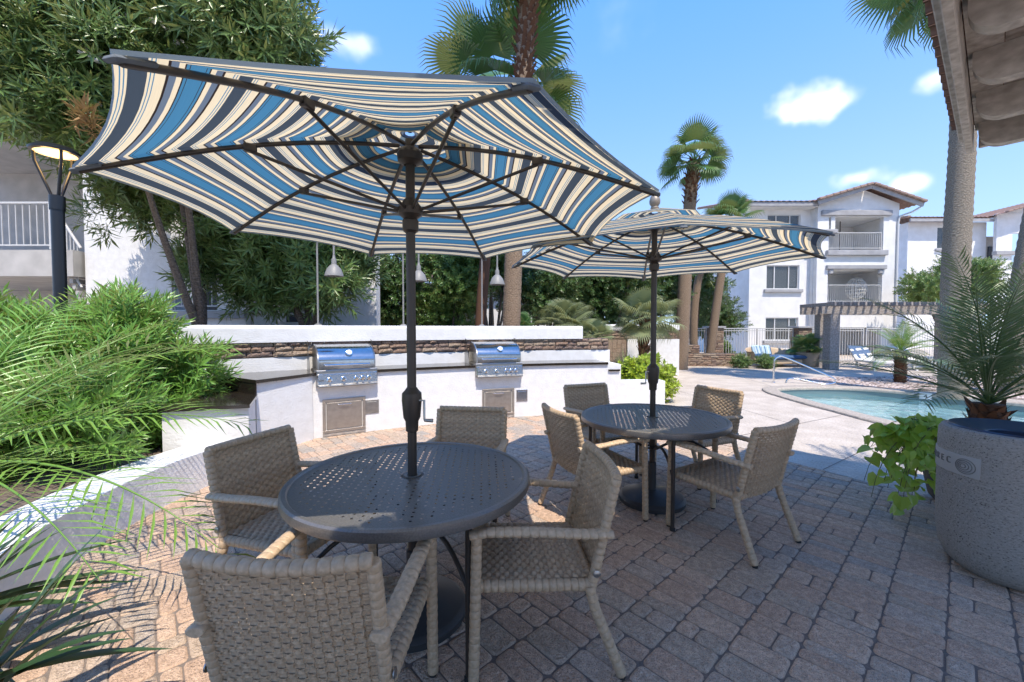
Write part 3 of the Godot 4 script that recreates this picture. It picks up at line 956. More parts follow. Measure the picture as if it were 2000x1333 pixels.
func build_left_building() -> void:
	var t := thing("apartment_building", "white stucco building behind the oleanders with a shaded walkway and outside stair", "building", P(-9.4, 0, 9.0))
	var s := 9.0 / F
	var X := func(px: float) -> float: return (px - 1000) * s + 9.4
	var Y := func(py: float) -> float: return 1.5 + (642 - py) * s
	var op := [X.call(337), Y.call(606), X.call(426), Y.call(520)]
	var op2 := [X.call(486), Y.call(628), X.call(530), Y.call(597)]
	var z2 := [X.call(478), X.call(700)]
	part(wall(X.call(170), X.call(480), 0.0, 7.0, [op], 0.35), "front_wall", M.stucco, t)
	part(bx(Vector3(X.call(325), Y.call(615), 0.06), Vector3(3.6, 0.16, 0.16)), "band", M.stucco_trim, t)
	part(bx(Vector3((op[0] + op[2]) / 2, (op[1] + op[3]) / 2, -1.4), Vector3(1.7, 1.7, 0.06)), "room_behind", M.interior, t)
	railing(t, op[0], op[2], op[1], op[3] + 0.05, -0.06, M.rail, 0.16, "window_bars")
	part(wall(z2[0], z2[1], 0.0, 4.2, [op2], 0.3), "set_back_wall", M.stucco, t, Transform3D(Basis.IDENTITY, Vector3(0, 0, -1.2)))
	part(bx(Vector3((op2[0] + op2[2]) / 2, (op2[1] + op2[3]) / 2, -1.8), Vector3(0.8, 0.7, 0.06)), "window", M.glass, t)
	part(bx(Vector3(X.call(480), 2.1, -0.62), Vector3(0.12, 4.2, 0.85)), "return_wall", M.stucco, t)
	part(bx(Vector3(X.call(170) + 0.06, 4.75, -2.3), Vector3(0.12, 9.5, 3.85)), "return_wall", M.stucco, t)
	# walkway decks left of the corner: slab, railing, ceiling and the wall behind
	var x0: float = X.call(170)
	for lv in [[2.62, 0], [6.05, 1]]:
		var y: float = lv[0]
		part(bx(Vector3(x0 - 3.05, y + 0.28, -1.5), Vector3(6.0, 0.56, 3.4)), "walkway_slab", M.stucco_warm, t)
		railing(t, x0 - 6.0, X.call(112), y + 0.60, y + 1.62, 0.05, M.rail, 0.15)
	part(bx(Vector3(x0 - 3.05, 9.3, -1.5), Vector3(6.0, 0.4, 3.4)), "walkway_slab", M.stucco_warm, t)
	part(wall(x0 - 6.0, x0, 0.0, 9.5, [[X.call(62), 3.2, X.call(95), 5.2]], 0.2), "rear_wall", M.stucco_warm, t, Transform3D(Basis.IDENTITY, Vector3(0, 0, -3.2)))
	part(bx(Vector3(X.call(78), 4.2, -3.35), Vector3(0.4, 2.0, 0.06)), "door", M.pot_dark, t)
	part(bx(Vector3(x0 - 0.9, 4.3, -2.0), Vector3(0.35, 2.3, 0.35)), "pier", M.stucco_warm, t)
	# the stair that comes down beside the corner
	var st := Geo.new()
	for k in 10: st.box(Vector3(X.call(125) + 0.055 + k * 0.06, 3.05 - k * 0.13, -0.35), Vector3(0.07, 0.1, 0.9))
	part(st, "stair_treads", M.stucco_warm, t)
	var g := Geo.new()
	var a := Vector3(X.call(125), 3.95, 0.02)
	var b := Vector3(x0 - 0.06, 3.25, 0.02)
	g.tube([a, b], 0.03, 6); g.tube([a - Vector3(0, 0.85, 0), b - Vector3(0, 0.85, 0)], 0.025, 6)
	var sr := part(g, "stair_railing", M.rail, t)
	for i in range(1, 6):
		var gb := Geo.new()
		var p := a.lerp(b, i / 6.0)
		gb.box(p - Vector3(0, 0.42, 0), Vector3(0.016, 0.8, 0.016))
		part(gb, "baluster", M.rail, sr)
	# the shaded carport structure seen under the trees further right
	var c := thing("carport", "brown timber carport in the shade under the trees", "carport", P(-4.6, 0, 14.5))
	part(bx(Vector3(0.6, 2.15, 0), Vector3(4.2, 0.2, 2.4)), "roof", M.wood, c)
	for x in [-1.2, 2.4]: part(bx(Vector3(x, 1.02, 0.9), Vector3(0.14, 2.05, 0.14)), "post", M.wood_dark, c)
	g = Geo.new(); g.tube([Vector3(-1.2, 1.5, 0.9), Vector3(-0.6, 2.05, 0.9)], 0.05, 4)
	part(g, "brace", M.wood, c)
	part(bx(Vector3(0.6, 1.0, -1.1), Vector3(4.0, 2.0, 0.1)), "rear_wall", M.stucco_warm, c)
	# pale house wall glimpsed behind the hedge trees
	var hw := thing("garden_house", "low white stucco house glimpsed between the hedge trees", "house", P(-1.0, 0, 19.0))
	part(wall(-5, 4.5, 0.0, 3.6, [[-2.0, 1.6, -0.6, 2.6], [1.2, 1.6, 2.6, 2.6]]), "wall", M.stucco_far, hw)
	for x in [-2.0, 1.2]: window(hw, x, 1.6, x + 1.4, 2.6, [0.5], [0.0, 0.5])
	tile_roof(hw, Vector3(-5.3, 4.7, -2.5), Vector3(4.8, 4.7, -2.5), Vector3(-5.3, 3.55, 0.6), Vector3(4.8, 3.55, 0.6))

# ---------------------------------------------------------------- the shade roof over the camera
func build_ramada() -> void:
	var K := Vector2(3.80, 3.45)
	var e1 := Vector2(-0.763, -0.646)
	var e2 := Vector2(0.646, -0.763)
	var t := thing("shade_roof", "timber shade roof with tiled edge and rounded rafter tails over the patio corner", "roof", P(K.x, 0, K.y))
	var ax := Vector3(e1.x, 0, -e1.y)          # along the eave
	var az := Vector3(e2.x, 0, -e2.y)          # in under the roof
	var B := Basis(ax, Vector3.UP, az)
	var g := Geo.new()
	for x in [[0.9, 0.9], [7.0, 0.9], [0.9, 2.3], [7.0, 2.3]]:
		part(bx(Vector3.ZERO, Vector3(0.2, 2.82, 0.2), 0.01), "post", M.wood, t, Transform3D(B, B * Vector3(x[0], 1.41, x[1])))
	for z in [0.9, 2.3]: part(bx(Vector3.ZERO, Vector3(8.4, 0.16, 0.2), 0.01), "beam", M.wood, t, Transform3D(B, B * Vector3(4.0, 2.87, z)))
	# rafters with rounded tails
	var prof := []
	for k in 9:
		var a := PI / 2 * k / 8.0
		prof.append(Vector2(0.16 - 0.13 * sin(a), 0.13 - 0.13 * cos(a)))
	prof.append(Vector2(0.03, 0.20)); prof.append(Vector2(2.7, 0.20)); prof.append(Vector2(2.7, 0.0))
	var rows := [[], []]
	for p in prof:
		rows[0].append(Vector3(-0.045, p.y, p.x)); rows[1].append(Vector3(0.045, p.y, p.x))
	var gr := Geo.new()
	for i in prof.size():
		var j := (i + 1) % prof.size()
		gr.face([rows[0][i], rows[0][j], rows[1][j], rows[1][i]])
	gr.face(rows[0]); gr.face(rows[1])
	var rm := gr.mesh()
	for i in 13: part(rm, "rafter", M.wood, t, Transform3D(B, B * Vector3(0.05 + i * 0.65, 2.955, 0.02)))
	# boards of the roof deck
	for i in 18:
		part(bx(Vector3.ZERO, Vector3(8.6, 0.022, 0.143)), "roof_board", M.wood_dark if i % 3 else M.wood, t, Transform3D(B, B * Vector3(4.2, 3.168, 0.10 + i * 0.147)))
	part(bx(Vector3.ZERO, Vector3(8.7, 0.20, 0.045), 0.006), "fascia", M.wood, t, Transform3D(B, B * Vector3(4.25, 3.08, 0.0)))
	part(bx(Vector3.ZERO, Vector3(8.75, 0.12, 0.04), 0.006), "fascia", M.wood, t, Transform3D(B, B * Vector3(4.25, 3.16, -0.045)))
	part(bx(Vector3.ZERO, Vector3(0.045, 0.20, 2.7), 0.006), "fascia", M.wood, t, Transform3D(B, B * Vector3(-0.06, 3.10, 1.40)))
	# tiles laid over the edge
	var tl := Geo.new()
	var arc := []
	for k in 7: arc.append(Vector2(cos(PI * k / 6.0) * 0.065, sin(PI * k / 6.0) * 0.055))
	var r0 := []
	var r1 := []
	for p in arc:
		r0.append(Vector3(p.x, p.y, -0.09)); r1.append(Vector3(p.x, p.y, 0.45))
	tl.grid([r0, r1])
	var lo := []
	for p in arc: lo.append(Vector3(p.x * 0.75, p.y * 0.7, -0.09))
	tl.grid([r0, lo])
	var lo2 := []
	for p in arc: lo2.append(Vector3(p.x * 0.75, p.y * 0.7, 0.45))
	tl.grid([lo, lo2])
	var tmesh := tl.mesh()
	for i in 64:
		var row := part(tmesh, "roof_tile", M.tile, t, Transform3D(B, B * Vector3(-0.05 + i * 0.136, 3.215, -0.02)))
	part(bx(Vector3.ZERO, Vector3(8.8, 0.05, 2.8)), "roof_covering", M.tile, t, Transform3D(B, B * Vector3(4.25, 3.215, 1.45)))

# ---------------------------------------------------------------- barbecue counter
func arc_pt(r: float, deg: float, y: float) -> Vector3:
	var a := deg_to_rad(deg)
	return P(BC.x + sin(a) * r, y, BC.y + cos(a) * r)
func arc_sweep(prof: Array, d0: float, d1: float, n := 28) -> Geo:   # closed (radius, height) profile swept along the arc
	var g := Geo.new()
	for i in prof.size():
		var p: Vector2 = prof[i]
		var q: Vector2 = prof[(i + 1) % prof.size()]
		var rows := [[], []]
		for k in n + 1:
			var d := lerpf(d0, d1, float(k) / n)
			rows[0].append(arc_pt(p.x, d, p.y)); rows[1].append(arc_pt(q.x, d, q.y))
		g.grid(rows)
	var e0 := []
	var e1 := []
	for p in prof:
		e0.append(arc_pt(p.x, d0, p.y)); e1.append(arc_pt(p.x, d1, p.y))
	g.face(e0); g.face(e1)
	return g
func ring(r0: float, r1: float, y0: float, y1: float) -> Array: return [Vector2(r0, y0), Vector2(r1, y0), Vector2(r1, y1), Vector2(r0, y1)]
func soft_ring(r0: float, r1: float, y0: float, y1: float, b: float) -> Array:   # rounded upper edges
	var o := [Vector2(r0, y0), Vector2(r1, y0)]
	for k in 5: o.append(Vector2(r1 - b + b * cos(PI / 2 * k / 4), y1 - b + b * sin(PI / 2 * k / 4)))
	for k in 5: o.append(Vector2(r0 + b - b * sin(PI / 2 * k / 4), y1 - b + b * cos(PI / 2 * k / 4)))
	return o
func stone_shape(w: float, h: float, d: float) -> Geo:   # rough ledge stone: front face split off unevenly, towards +z
	var g := Geo.new()
	var rows := []
	var nx := 4
	var ny := 3
	for j in ny + 1:
		var row := []
		for i in nx + 1:
			var u := float(i) / nx - 0.5
			var v := float(j) / ny - 0.5
			var edge := i == 0 or i == nx or j == 0 or j == ny
			row.append(Vector3(u * w * (0.985 + rr(-0.02, 0.02)), v * h + rr(-0.06, 0.06) * h * (1.0 if not edge else 0.4), d * (0.62 if edge else 1.0) + rr(-0.2, 0.2) * d))
		rows.append(row)
	g.grid(rows)
	for e in [0, ny]:
		var b := []
		for i in nx + 1: b.append(Vector3(rows[e][i].x, rows[e][i].y, -0.02))
		g.grid([rows[e], b])
	for e in [0, nx]:
		var a := []
		var b := []
		for j in ny + 1:
			a.append(rows[j][e]); b.append(Vector3(rows[j][e].x, rows[j][e].y, -0.02))
		g.grid([a, b])
	return g
func lay_stones(parent: Node, length: float, height: float, courses: Array, place: Callable, min_w := 0.12, max_w := 0.34, depth := 0.05) -> void:
	var variants := []
	for k in 12: variants.append(stone_shape(1.0, 1.0, 1.0).mesh())
	var y := 0.0
	for c in courses:
		var h: float = height * c
		var x := 0.0
		while x < length - 0.01:
			var w := minf(rr(min_w, max_w), length - x)
			if length - x - w < min_w * 0.5: w = length - x
			var two := h > 0.085 and rng.randf() < 0.4
			var parts := [[0.0, h]] if not two else [[0.0, h * 0.48], [h * 0.48, h * 0.52]]
			for q in parts:
				var xf: Transform3D = place.call(x + w / 2, y + q[0] + q[1] / 2)
				xf.basis = xf.basis * Basis(Vector3.BACK, rr(-0.02, 0.02)) * Basis.from_scale(Vector3(w - 0.008, q[1] - 0.006, depth * rr(0.65, 1.25)))
				part(variants[rng.randi() % 12], "stone", M.stones[rng.randi() % 5], parent, xf)
			x += w
		y += h

func build_barbecue() -> void:
	var t := thing("barbecue_counter", "curved white stucco barbecue counter with granite top and stacked stone band", "outdoor kitchen", Vector3.ZERO)
	part(arc_sweep(ring(10.0, 10.8, -0.02, 0.86), -35.5, -6.6), "base_wall", M.stucco, t)
	# the counter's left end turns towards the patio, with a lower shelf in front
	var ends := PackedVector2Array([Vector2(-2.687, 5.493), Vector2(-3.0, 4.78), Vector2(-3.93, 5.38), Vector2(-4.0, 5.6), Vector2(-3.08, 6.05)])
	var shelf := PackedVector2Array([Vector2(-3.0, 4.76), Vector2(-2.70, 4.17), Vector2(-3.4, 3.95), Vector2(-3.93, 5.36)])
	var ge := Geo.new()
	ge.prism(ends, -0.02, 0.858)
	part(ge, "base_wall", M.stucco, t)
	ge = Geo.new()
	ge.prism(PackedVector2Array([Vector2(-2.66, 5.50), Vector2(-2.97, 4.73), Vector2(-3.96, 5.36), Vector2(-4.0, 5.6), Vector2(-3.08, 6.03)]), 0.862, 0.902)
	part(ge, "countertop", M.granite, t)
	ge = Geo.new()
	ge.prism(PackedVector2Array([Vector2(-3.0, 4.755), Vector2(-2.985, 4.765), Vector2(-3.93, 5.372), Vector2(-3.945, 5.362)]), 0.73, 0.860)
	part(ge, "end_slab", M.granite, t)
	ge = Geo.new()
	ge.prism(shelf, -0.02, 0.692)
	part(ge, "shelf_base", M.stucco, t)
	ge = Geo.new()
	ge.prism(PackedVector2Array([Vector2(-2.98, 4.77), Vector2(-2.66, 4.13), Vector2(-3.4, 3.90), Vector2(-3.95, 5.36)]), 0.694, 0.728)
	part(ge, "lower_shelf", M.granite, t)
	part(arc_sweep(ring(9.965, 10.60, 0.862, 0.902), -35.5, -8.0), "countertop", M.granite, t)
	part(arc_sweep(ring(9.965, 10.5, 0.742, 0.772), -7.95, -6.75, 3), "lower_shelf", M.granite, t)
	part(arc_sweep(ring(10.575, 10.95, 0.86, 1.09), -44.8, -6.6), "upstand", M.stucco, t)
	var band := part(arc_sweep(ring(10.605, 10.95, 1.09, 1.31), -45.0, -6.7), "stone_band", M.mortar, t)
	part(arc_sweep(soft_ring(10.53, 10.98, 1.305, 1.545, 0.05), -45.0, -9.6), "wall_cap", M.stucco, t)
	lay_stones(band, deg_to_rad(38.0) * 10.66, 0.205, [0.36, 0.34, 0.30], func(x: float, y: float) -> Transform3D:
		var deg := -44.8 + rad_to_deg(x / 10.66)
		var p := arc_pt(10.598, deg, 1.10 + y)
		return Transform3D(Basis(Vector3.UP, -deg_to_rad(deg)), p))
	# low wing wall running off to the right
	part(arc_sweep(soft_ring(10.0, 10.3, -0.02, 0.55, 0.02), -6.6, -1.9, 8), "wing_wall", M.stucco, t)
	# soil behind the wall
	var g := arc_sweep(ring(10.97, 14.8, 0.0, 1.40), -45, -9.6)
	struct(g, "planting_bed", M.earth)
	# built-in doors and vents under the grills
	for q in [[-33.15, 0.57, 0.05, 0.52], [-19.45, 0.56, 0.05, 0.50]]:
		var xf := Transform3D(Basis(Vector3.UP, -deg_to_rad(q[0])), arc_pt(10.0, q[0], 0))
		var w: float = q[1]
		var cy: float = (q[2] + q[3]) / 2
		var h: float = q[3] - q[2]
		g = Geo.new()
		for e in [[0, h / 2 - 0.02, w, 0.04], [0, -h / 2 + 0.02, w, 0.04], [-w / 2 + 0.02, 0, 0.04, h - 0.08], [w / 2 - 0.02, 0, 0.04, h - 0.08]]:
			g.box(Vector3(e[0], cy + e[1], 0.005), Vector3(e[2], e[3], 0.03), Basis.IDENTITY, 0.003)
		g.box(Vector3(0, cy, 0.003), Vector3(w - 0.1, h - 0.1, 0.03), Basis.IDENTITY, 0.004)
		var door := part(g, "access_door", M.steel_door, t, xf)
		g = Geo.new()
		g.tube([Vector3(-0.09, cy + h * 0.33, 0.015), Vector3(-0.08, cy + h * 0.33, 0.045), Vector3(0.08, cy + h * 0.33, 0.045), Vector3(0.09, cy + h * 0.33, 0.015)], 0.008, 8)
		part(g, "handle", M.chrome, door)
		part(bx(Vector3(0, q[2] - 0.025, 0.005), Vector3(w, 0.03, 0.025)), "kick_strip", M.wood_dark, door)
	for q in [[-31.0, 0.36, M.steel_dull], [-17.05, 0.36, M.steel]]:
		var xf := Transform3D(Basis(Vector3.UP, -deg_to_rad(q[0])), arc_pt(10.0, q[0], q[1]))
		g = Geo.new()
		g.box(Vector3(0, 0, 0.004), Vector3(0.2, 0.2, 0.016), Basis.IDENTITY, 0.003)
		g.box(Vector3(0, 0, 0.014), Vector3(0.15, 0.15, 0.01), Basis.IDENTITY, 0.003)
		g.box(Vector3(0.06, 0, 0.022), Vector3(0.012, 0.03, 0.01))
		part(g, "vent_plate", q[2], t, xf)
	grill("stainless steel gas grill with sky blue sheen in the wide bend of the counter", -32.9)
	grill("bright stainless steel gas grill at the straighter end of the counter", -19.4)
	for q in [[-33.4, "grey gooseneck lamp on the white wall above the grill in the bend"], [-26.4, "grey gooseneck lamp on the white wall between the two grills"], [-18.9, "grey gooseneck lamp on the white wall above the grill nearer the pool"]]: gooseneck(q[0], q[1])

func grill(label: String, deg: float) -> void:
	var t := thing("gas_grill", label, "grill", arc_pt(10.0, deg, 0.70), -deg_to_rad(deg), "built-in gas grills")
	var w := 0.80
	var hw := w / 2
	# all z towards the cook; heights above 0.70
	var g := Geo.new()
	for e in [[Vector3(-hw - 0.02, 0.40, -0.62), Vector3(0.02, 0.42, 0.1)], [Vector3(hw + 0.02, 0.40, -0.62), Vector3(0.02, 0.42, 0.1)]]: g.box(e[0], e[1])
	g.box(Vector3(0, 0.42, -0.60), Vector3(w + 0.1, 0.44, 0.02))
	for sx in [-1, 1]: g.face([Vector3(sx * (hw + 0.05), 0.2, -0.6), Vector3(sx * (hw + 0.05), 0.2, -0.22), Vector3(sx * (hw + 0.05), 0.62, -0.42), Vector3(sx * (hw + 0.05), 0.64, -0.6)])
	part(g, "splash_guard", M.steel_dull, t)
	# firebox front
	g = Geo.new()
	g.box(Vector3(0, 0.115, -0.2), Vector3(w + 0.02, 0.23, 0.5), Basis.IDENTITY, 0.01)
	part(g, "firebox", M.steel_dull, t)
	# control panel, tipped back
	g = Geo.new()
	g.box(Vector3(0, 0.10, 0.075), Vector3(w, 0.155, 0.05), Basis(Vector3.RIGHT, -0.22), 0.012)
	var pan := part(g, "control_panel", M.steel, t)
	g = Geo.new()
	g.box(Vector3(0, 0.012, 0.085), Vector3(w - 0.02, 0.025, 0.08), Basis.IDENTITY, 0.006)
	part(g, "drip_tray", M.steel_dull, t)
	var kn := Geo.new()
	kn.lathe([Vector2(0.036, 0.0), Vector2(0.036, 0.008), Vector2(0.026, 0.012), Vector2(0.023, 0.045), Vector2(0.018, 0.05), Vector2(0.0, 0.05)], 16)
	kn.box(Vector3(0, 0.05, 0), Vector3(0.010, 0.02, 0.044), Basis.IDENTITY, 0.003)
	var km := kn.mesh()
	for x in [-0.25, -0.07, 0.10, 0.185, 0.27]:
		part(km, "knob", M.chrome, pan, Transform3D(Basis(Vector3.RIGHT, PI / 2 - 0.22), Vector3(x, 0.10, 0.102)))
	part(bx(Vector3(-0.35, 0.095, 0.104), Vector3(0.07, 0.02, 0.004)), "badge", M.steel_dull, pan)
	# hood
	var prof := []
	prof.append(Vector2(-0.52, 0.235)); prof.append(Vector2(-0.52, 0.50))
	for k in 11:
		var a := PI / 2 * k / 10.0
		prof.append(Vector2(-0.38 + 0.41 * sin(a), 0.235 + 0.10 + 0.235 * cos(a)))
	prof.append(Vector2(0.03, 0.235))
	g = Geo.new()
	var rows := [[], []]
	for p in prof:
		rows[0].append(Vector3(-hw + 0.03, p.y, p.x)); rows[1].append(Vector3(hw - 0.03, p.y, p.x))
	g.grid(rows)
	var hood := part(g, "hood", M.steel_hood, t)
	for sx in [-1.0, 1.0]:
		g = Geo.new()
		var f := []
		for p in prof: f.append(Vector3(sx * (hw - 0.015), p.y, p.x))
		g.face(f)
		var o := []
		var o2 := []
		for p in prof:
			o.append(Vector3(sx * (hw - 0.015), p.y, p.x)); o2.append(Vector3(sx * (hw - 0.032), p.y + 0.004, p.x + 0.004))
		g.grid([o, o2])
		part(g, "hood_end", M.steel_dull, hood)
	g = Geo.new()
	g.tube([Vector3(-0.30, 0.30, 0.03), Vector3(-0.29, 0.295, 0.08), Vector3(0.29, 0.295, 0.08), Vector3(0.30, 0.30, 0.03)], 0.013, 8)
	part(g, "handle", M.chrome, hood)
	g = Geo.new()
	var tb := Basis(Vector3.RIGHT, 1.05)
	g.lathe([Vector2(0.048, 0.0), Vector2(0.048, 0.012), Vector2(0.040, 0.016), Vector2(0.0, 0.016)], 18, Vector3(0.03, 0.46, -0.005), tb)
	var th := part(g, "thermometer", M.chrome, hood)
	g = Geo.new()
	g.lathe([Vector2(0.036, 0.018), Vector2(0.0, 0.018)], 16, Vector3(0.03, 0.46, -0.005), tb)
	g.box(Vector3(0.036, 0.468, 0.013), Vector3(0.004, 0.03, 0.002), tb)
	part(g, "dial", M.white_paint, th)

func gooseneck(deg: float, label: String) -> void:
	var t := thing("gooseneck_lamp", label, "lamp", arc_pt(10.78, deg - 0.9, 1.545), -deg_to_rad(deg), "lamps on the barbecue wall")
	var g := Geo.new()
	g.lathe([Vector2(0.06, 0.0), Vector2(0.06, 0.012), Vector2(0.025, 0.03)], 12)
	part(g, "base_plate", M.lamp_shade, t)
	var pts := [Vector3(0, 0.0, 0), Vector3(0, 1.15, 0)]
	for k in 9:
		var a := PI * k / 8.0
		pts.append(Vector3(0.08 - 0.08 * cos(a), 1.2 + 0.2 * sin(a), 0.22 - 0.22 * cos(a)))
	pts.append(Vector3(0.16, 1.0, 0.44))
	g = Geo.new()
	g.tube(pts, 0.014, 8)
	part(g, "pole", M.lamp_shade, t)
	g = Geo.new()
	g.lathe([Vector2(0.128, 0.715), Vector2(0.131, 0.72), Vector2(0.126, 0.75), Vector2(0.098, 0.825), Vector2(0.055, 0.875), Vector2(0.036, 0.89), Vector2(0.036, 0.96), Vector2(0.02, 0.985), Vector2(0.018, 1.02)], 24, Vector3(0.16, 0, 0.44))
	part(g, "bell_shade", M.lamp_shade, t)

func wall_strip(line: Array, width: float) -> PackedVector2Array:   # polygon of a wall along a line, on its left-hand side
	var o := PackedVector2Array()
	var back := PackedVector2Array()
	for i in line.size():
		var d: Vector2 = (line[mini(i + 1, line.size() - 1)] - line[maxi(i - 1, 0)]).normalized()
		o.append(line[i]); back.append(line[i] + Vector2(-d.y, d.x) * width)
	back.reverse()
	o.append_array(back)
	return o

func build_left_planter() -> void:
	var line := []
	var c := [Vector2(-1.9, 0.9), Vector2(-2.3, 1.5), Vector2(-2.68, 2.2), Vector2(-2.88, 2.9), Vector2(-2.93, 3.5), Vector2(-2.86, 4.1)]
	for i in c.size() - 1:
		for k in 4: line.append((c[i] as Vector2).cubic_interpolate(c[i + 1], c[maxi(i - 1, 0)], c[mini(i + 2, c.size() - 1)], k / 4.0))
	line.append(c[-1])
	var t := thing("planter_wall", "low white stucco planter wall with a broad flat top beside the patio", "wall", Vector3.ZERO)
	var g := Geo.new()
	g.prism(wall_strip(line, 0.36), -0.02, 0.34, 0.022)
	part(g, "wall", M.stucco, t)
	var soil := PackedVector2Array([Vector2(-2.2, 0.6), Vector2(-2.62, 1.5), Vector2(-3.0, 2.3), Vector2(-3.22, 3.0), Vector2(-3.27, 4.4), Vector2(-3.15, 5.3), Vector2(-8, 8), Vector2(-9, 0.6)])
	g = Geo.new()
	g.sheet(soil, 0.25)
	struct(g, "planter_soil", M.earth)

# ---------------------------------------------------------------- far garden: fence, pillars, seats, pergola
func build_far_garden() -> void:
	# stone pillars and the fence between them
	for q in [[9.12, 18.5, "stacked stone fence pillar beside the leaning palm trunks"], [13.05, 18.5, "stacked stone fence pillar behind the daybed"]]:
		var t := thing("stone_pillar", q[2], "pillar", P(q[0], 0, q[1]), 0.0, "stone pillars of the pool fence")
		var core := part(bx(Vector3(0, 0.76, 0), Vector3(0.56, 1.52, 0.56)), "core", M.mortar, t)
		part(bx(Vector3(0, 1.56, 0), Vector3(0.74, 0.09, 0.74), 0.012), "cap", M.stucco_trim, t)
		for f in 3:
			var rot := Basis(Vector3.UP, [0.0, -PI / 2, PI / 2][f])
			lay_stones(core, 0.6, 1.5, [0.07, 0.08, 0.06, 0.07, 0.08, 0.07, 0.06, 0.08, 0.07, 0.08, 0.07, 0.07, 0.07, 0.07], func(x: float, y: float) -> Transform3D:
				return Transform3D(rot, rot * Vector3(x - 0.3, y + 0.01, 0.28)), 0.14, 0.34, 0.035)
	var spans := [[6.7, 8.8, "short run of grey fence beside the palm trunks"], [9.45, 12.72, "grey metal picket fence behind the daybed"], [13.4, 15.9, "grey metal picket fence behind the potted palm"], [16.0, 19.6, "grey metal picket fence behind the shaded loungers"]]
	for q in spans:
		var t := thing("picket_fence", q[2], "fence", P(q[0], 0, 18.5))
		shift = Transform3D.IDENTITY
		var w: float = q[1] - q[0]
		var r := railing(t, 0.0, w, 0.0, 1.52, 0.0, M.rail, 0.115, "panel")
		part(bx(Vector3(w / 2, 1.40, 0), Vector3(w - 0.1, 0.03, 0.03)), "rail", M.rail, t)
		part(bx(Vector3(w / 2, 0.76, 0), Vector3(0.05, 1.5, 0.055)), "post", M.rail, t)
	# stepped stone planter wall
	var sp := thing("stone_planter", "low stepped planter wall of stacked brown ledge stone", "planter", P(5.5, 0, 16.4), face_to(-0.08, -1.0))
	for q in [[0.0, 3.7, 0.0, 0.50, 0.0, [0.17, 0.16, 0.17, 0.17, 0.16, 0.17]], [0.35, 1.7, 0.50, 0.33, -0.25, [0.26, 0.25, 0.25, 0.24]]]:
		var w: float = q[1]
		var core := part(bx(Vector3(q[0] + w / 2, q[2] + q[3] / 2, q[4] - 0.25), Vector3(w, q[3], 0.5)), "core", M.mortar, sp)
		lay_stones(core, w, q[3], q[5], func(x: float, y: float) -> Transform3D:
			return Transform3D(Basis.IDENTITY, Vector3(q[0] + x, q[2] + y, q[4])), 0.16, 0.42, 0.05)
	# fountain wall with tiled panel
	var fw := thing("fountain_wall", "white garden wall with stone band and a tan tiled panel", "wall", P(2.6, 0, 13.2), face_to(-0.1, -1.0))
	part(bx(Vector3(1.25, 1.53, -0.2), Vector3(2.9, 0.2, 0.5), 0.04), "cap", M.stucco, fw)
	var fb := part(bx(Vector3(1.25, 1.30, -0.22), Vector3(2.8, 0.26, 0.36)), "stone_band", M.mortar, fw)
	lay_stones(fb, 2.8, 0.26, [0.35, 0.33, 0.32], func(x: float, y: float) -> Transform3D:
		return Transform3D(Basis.IDENTITY, Vector3(x - 0.15, 1.17 + y, -0.04)))
	part(bx(Vector3(1.9, 0.58, -0.2), Vector3(1.6, 1.17, 0.42)), "wall", M.stucco, fw)
	var tp := part(bx(Vector3(0.48, 0.58, -0.2), Vector3(1.2, 1.17, 0.36)), "tile_panel", M.mortar, fw)
	for j in 8:
		for i in 8:
			part(bx(Vector3.ZERO, Vector3(0.142, 0.136, 0.02), 0.004), "tile", M.stones[3] if (i * 3 + j * 5) % 4 else M.stones[1], tp, Transform3D(Basis.IDENTITY, Vector3(-0.04 + i * 0.148, 0.08 + j * 0.142, -0.015)))
	# the daybed
	var db := thing("daybed", "round backed wicker daybed with dark blue seat and striped blue pillows", "daybed", P(10.35, 0, 16.3), face_to(0.25, -1.0))
	var g := Geo.new()
	var rows := []
	for lv in [[0.98, 0.12, 0.0], [1.0, 0.40, 0.0], [1.06, 0.72, 0.35], [1.10, 0.75, 0.35], [1.02, 0.70, 0.35], [0.95, 0.42, 0.0]]:
		var row := []
		for k in 21:
			var a := lerpf(-0.25, PI + 0.25, k / 20.0)
			var hgt: float = lv[1] - lv[2] * 0.5 * (1.0 - absf(sin(a)))
			row.append(Vector3(cos(a) * lv[0], hgt, -sin(a) * lv[0] * 0.62))
		rows.append(row)
	g.grid(rows)
	part(g, "wicker_shell", M.wickers[2], db)
	g = Geo.new()
	g.box(Vector3(0, 0.22, 0.12), Vector3(1.8, 0.2, 0.95), Basis.IDENTITY, 0.04)
	part(g, "wicker_base", M.wickers[2], db)
	g = Geo.new()
	g.box(Vector3(0.15, 0.38, 0.2), Vector3(1.85, 0.14, 0.95), Basis.IDENTITY, 0.05)
	part(g, "seat_cushion", M.cushion, db)
	for k in 4: part(bx(Vector3([-0.8, 0.8][k % 2], 0.06, [-0.25, 0.5][k / 2]), Vector3(0.08, 0.12, 0.08)), "foot", M.wood_dark, db)
	for q in [[-0.55, 0.62, -0.2, 0.3], [-0.05, 0.6, -0.25, -0.1]]:
		g = Geo.new()
		g.box(Vector3.ZERO, Vector3(0.5, 0.42, 0.15), Basis.IDENTITY, 0.06)
		var pl := thing("pillow", "striped blue and white pillow in the curved corner of the daybed" if q[0] < -0.3 else "striped blue and white pillow at the middle of the daybed", "pillow", db.transform * Vector3(q[0], q[1] - 0.19, q[2]), db.rotation.y + q[3], "daybed pillows")
		part(g, "cover", M.pillow, pl, Transform3D(Basis(Vector3.RIGHT, -0.3), Vector3(0, 0.2, 0)))
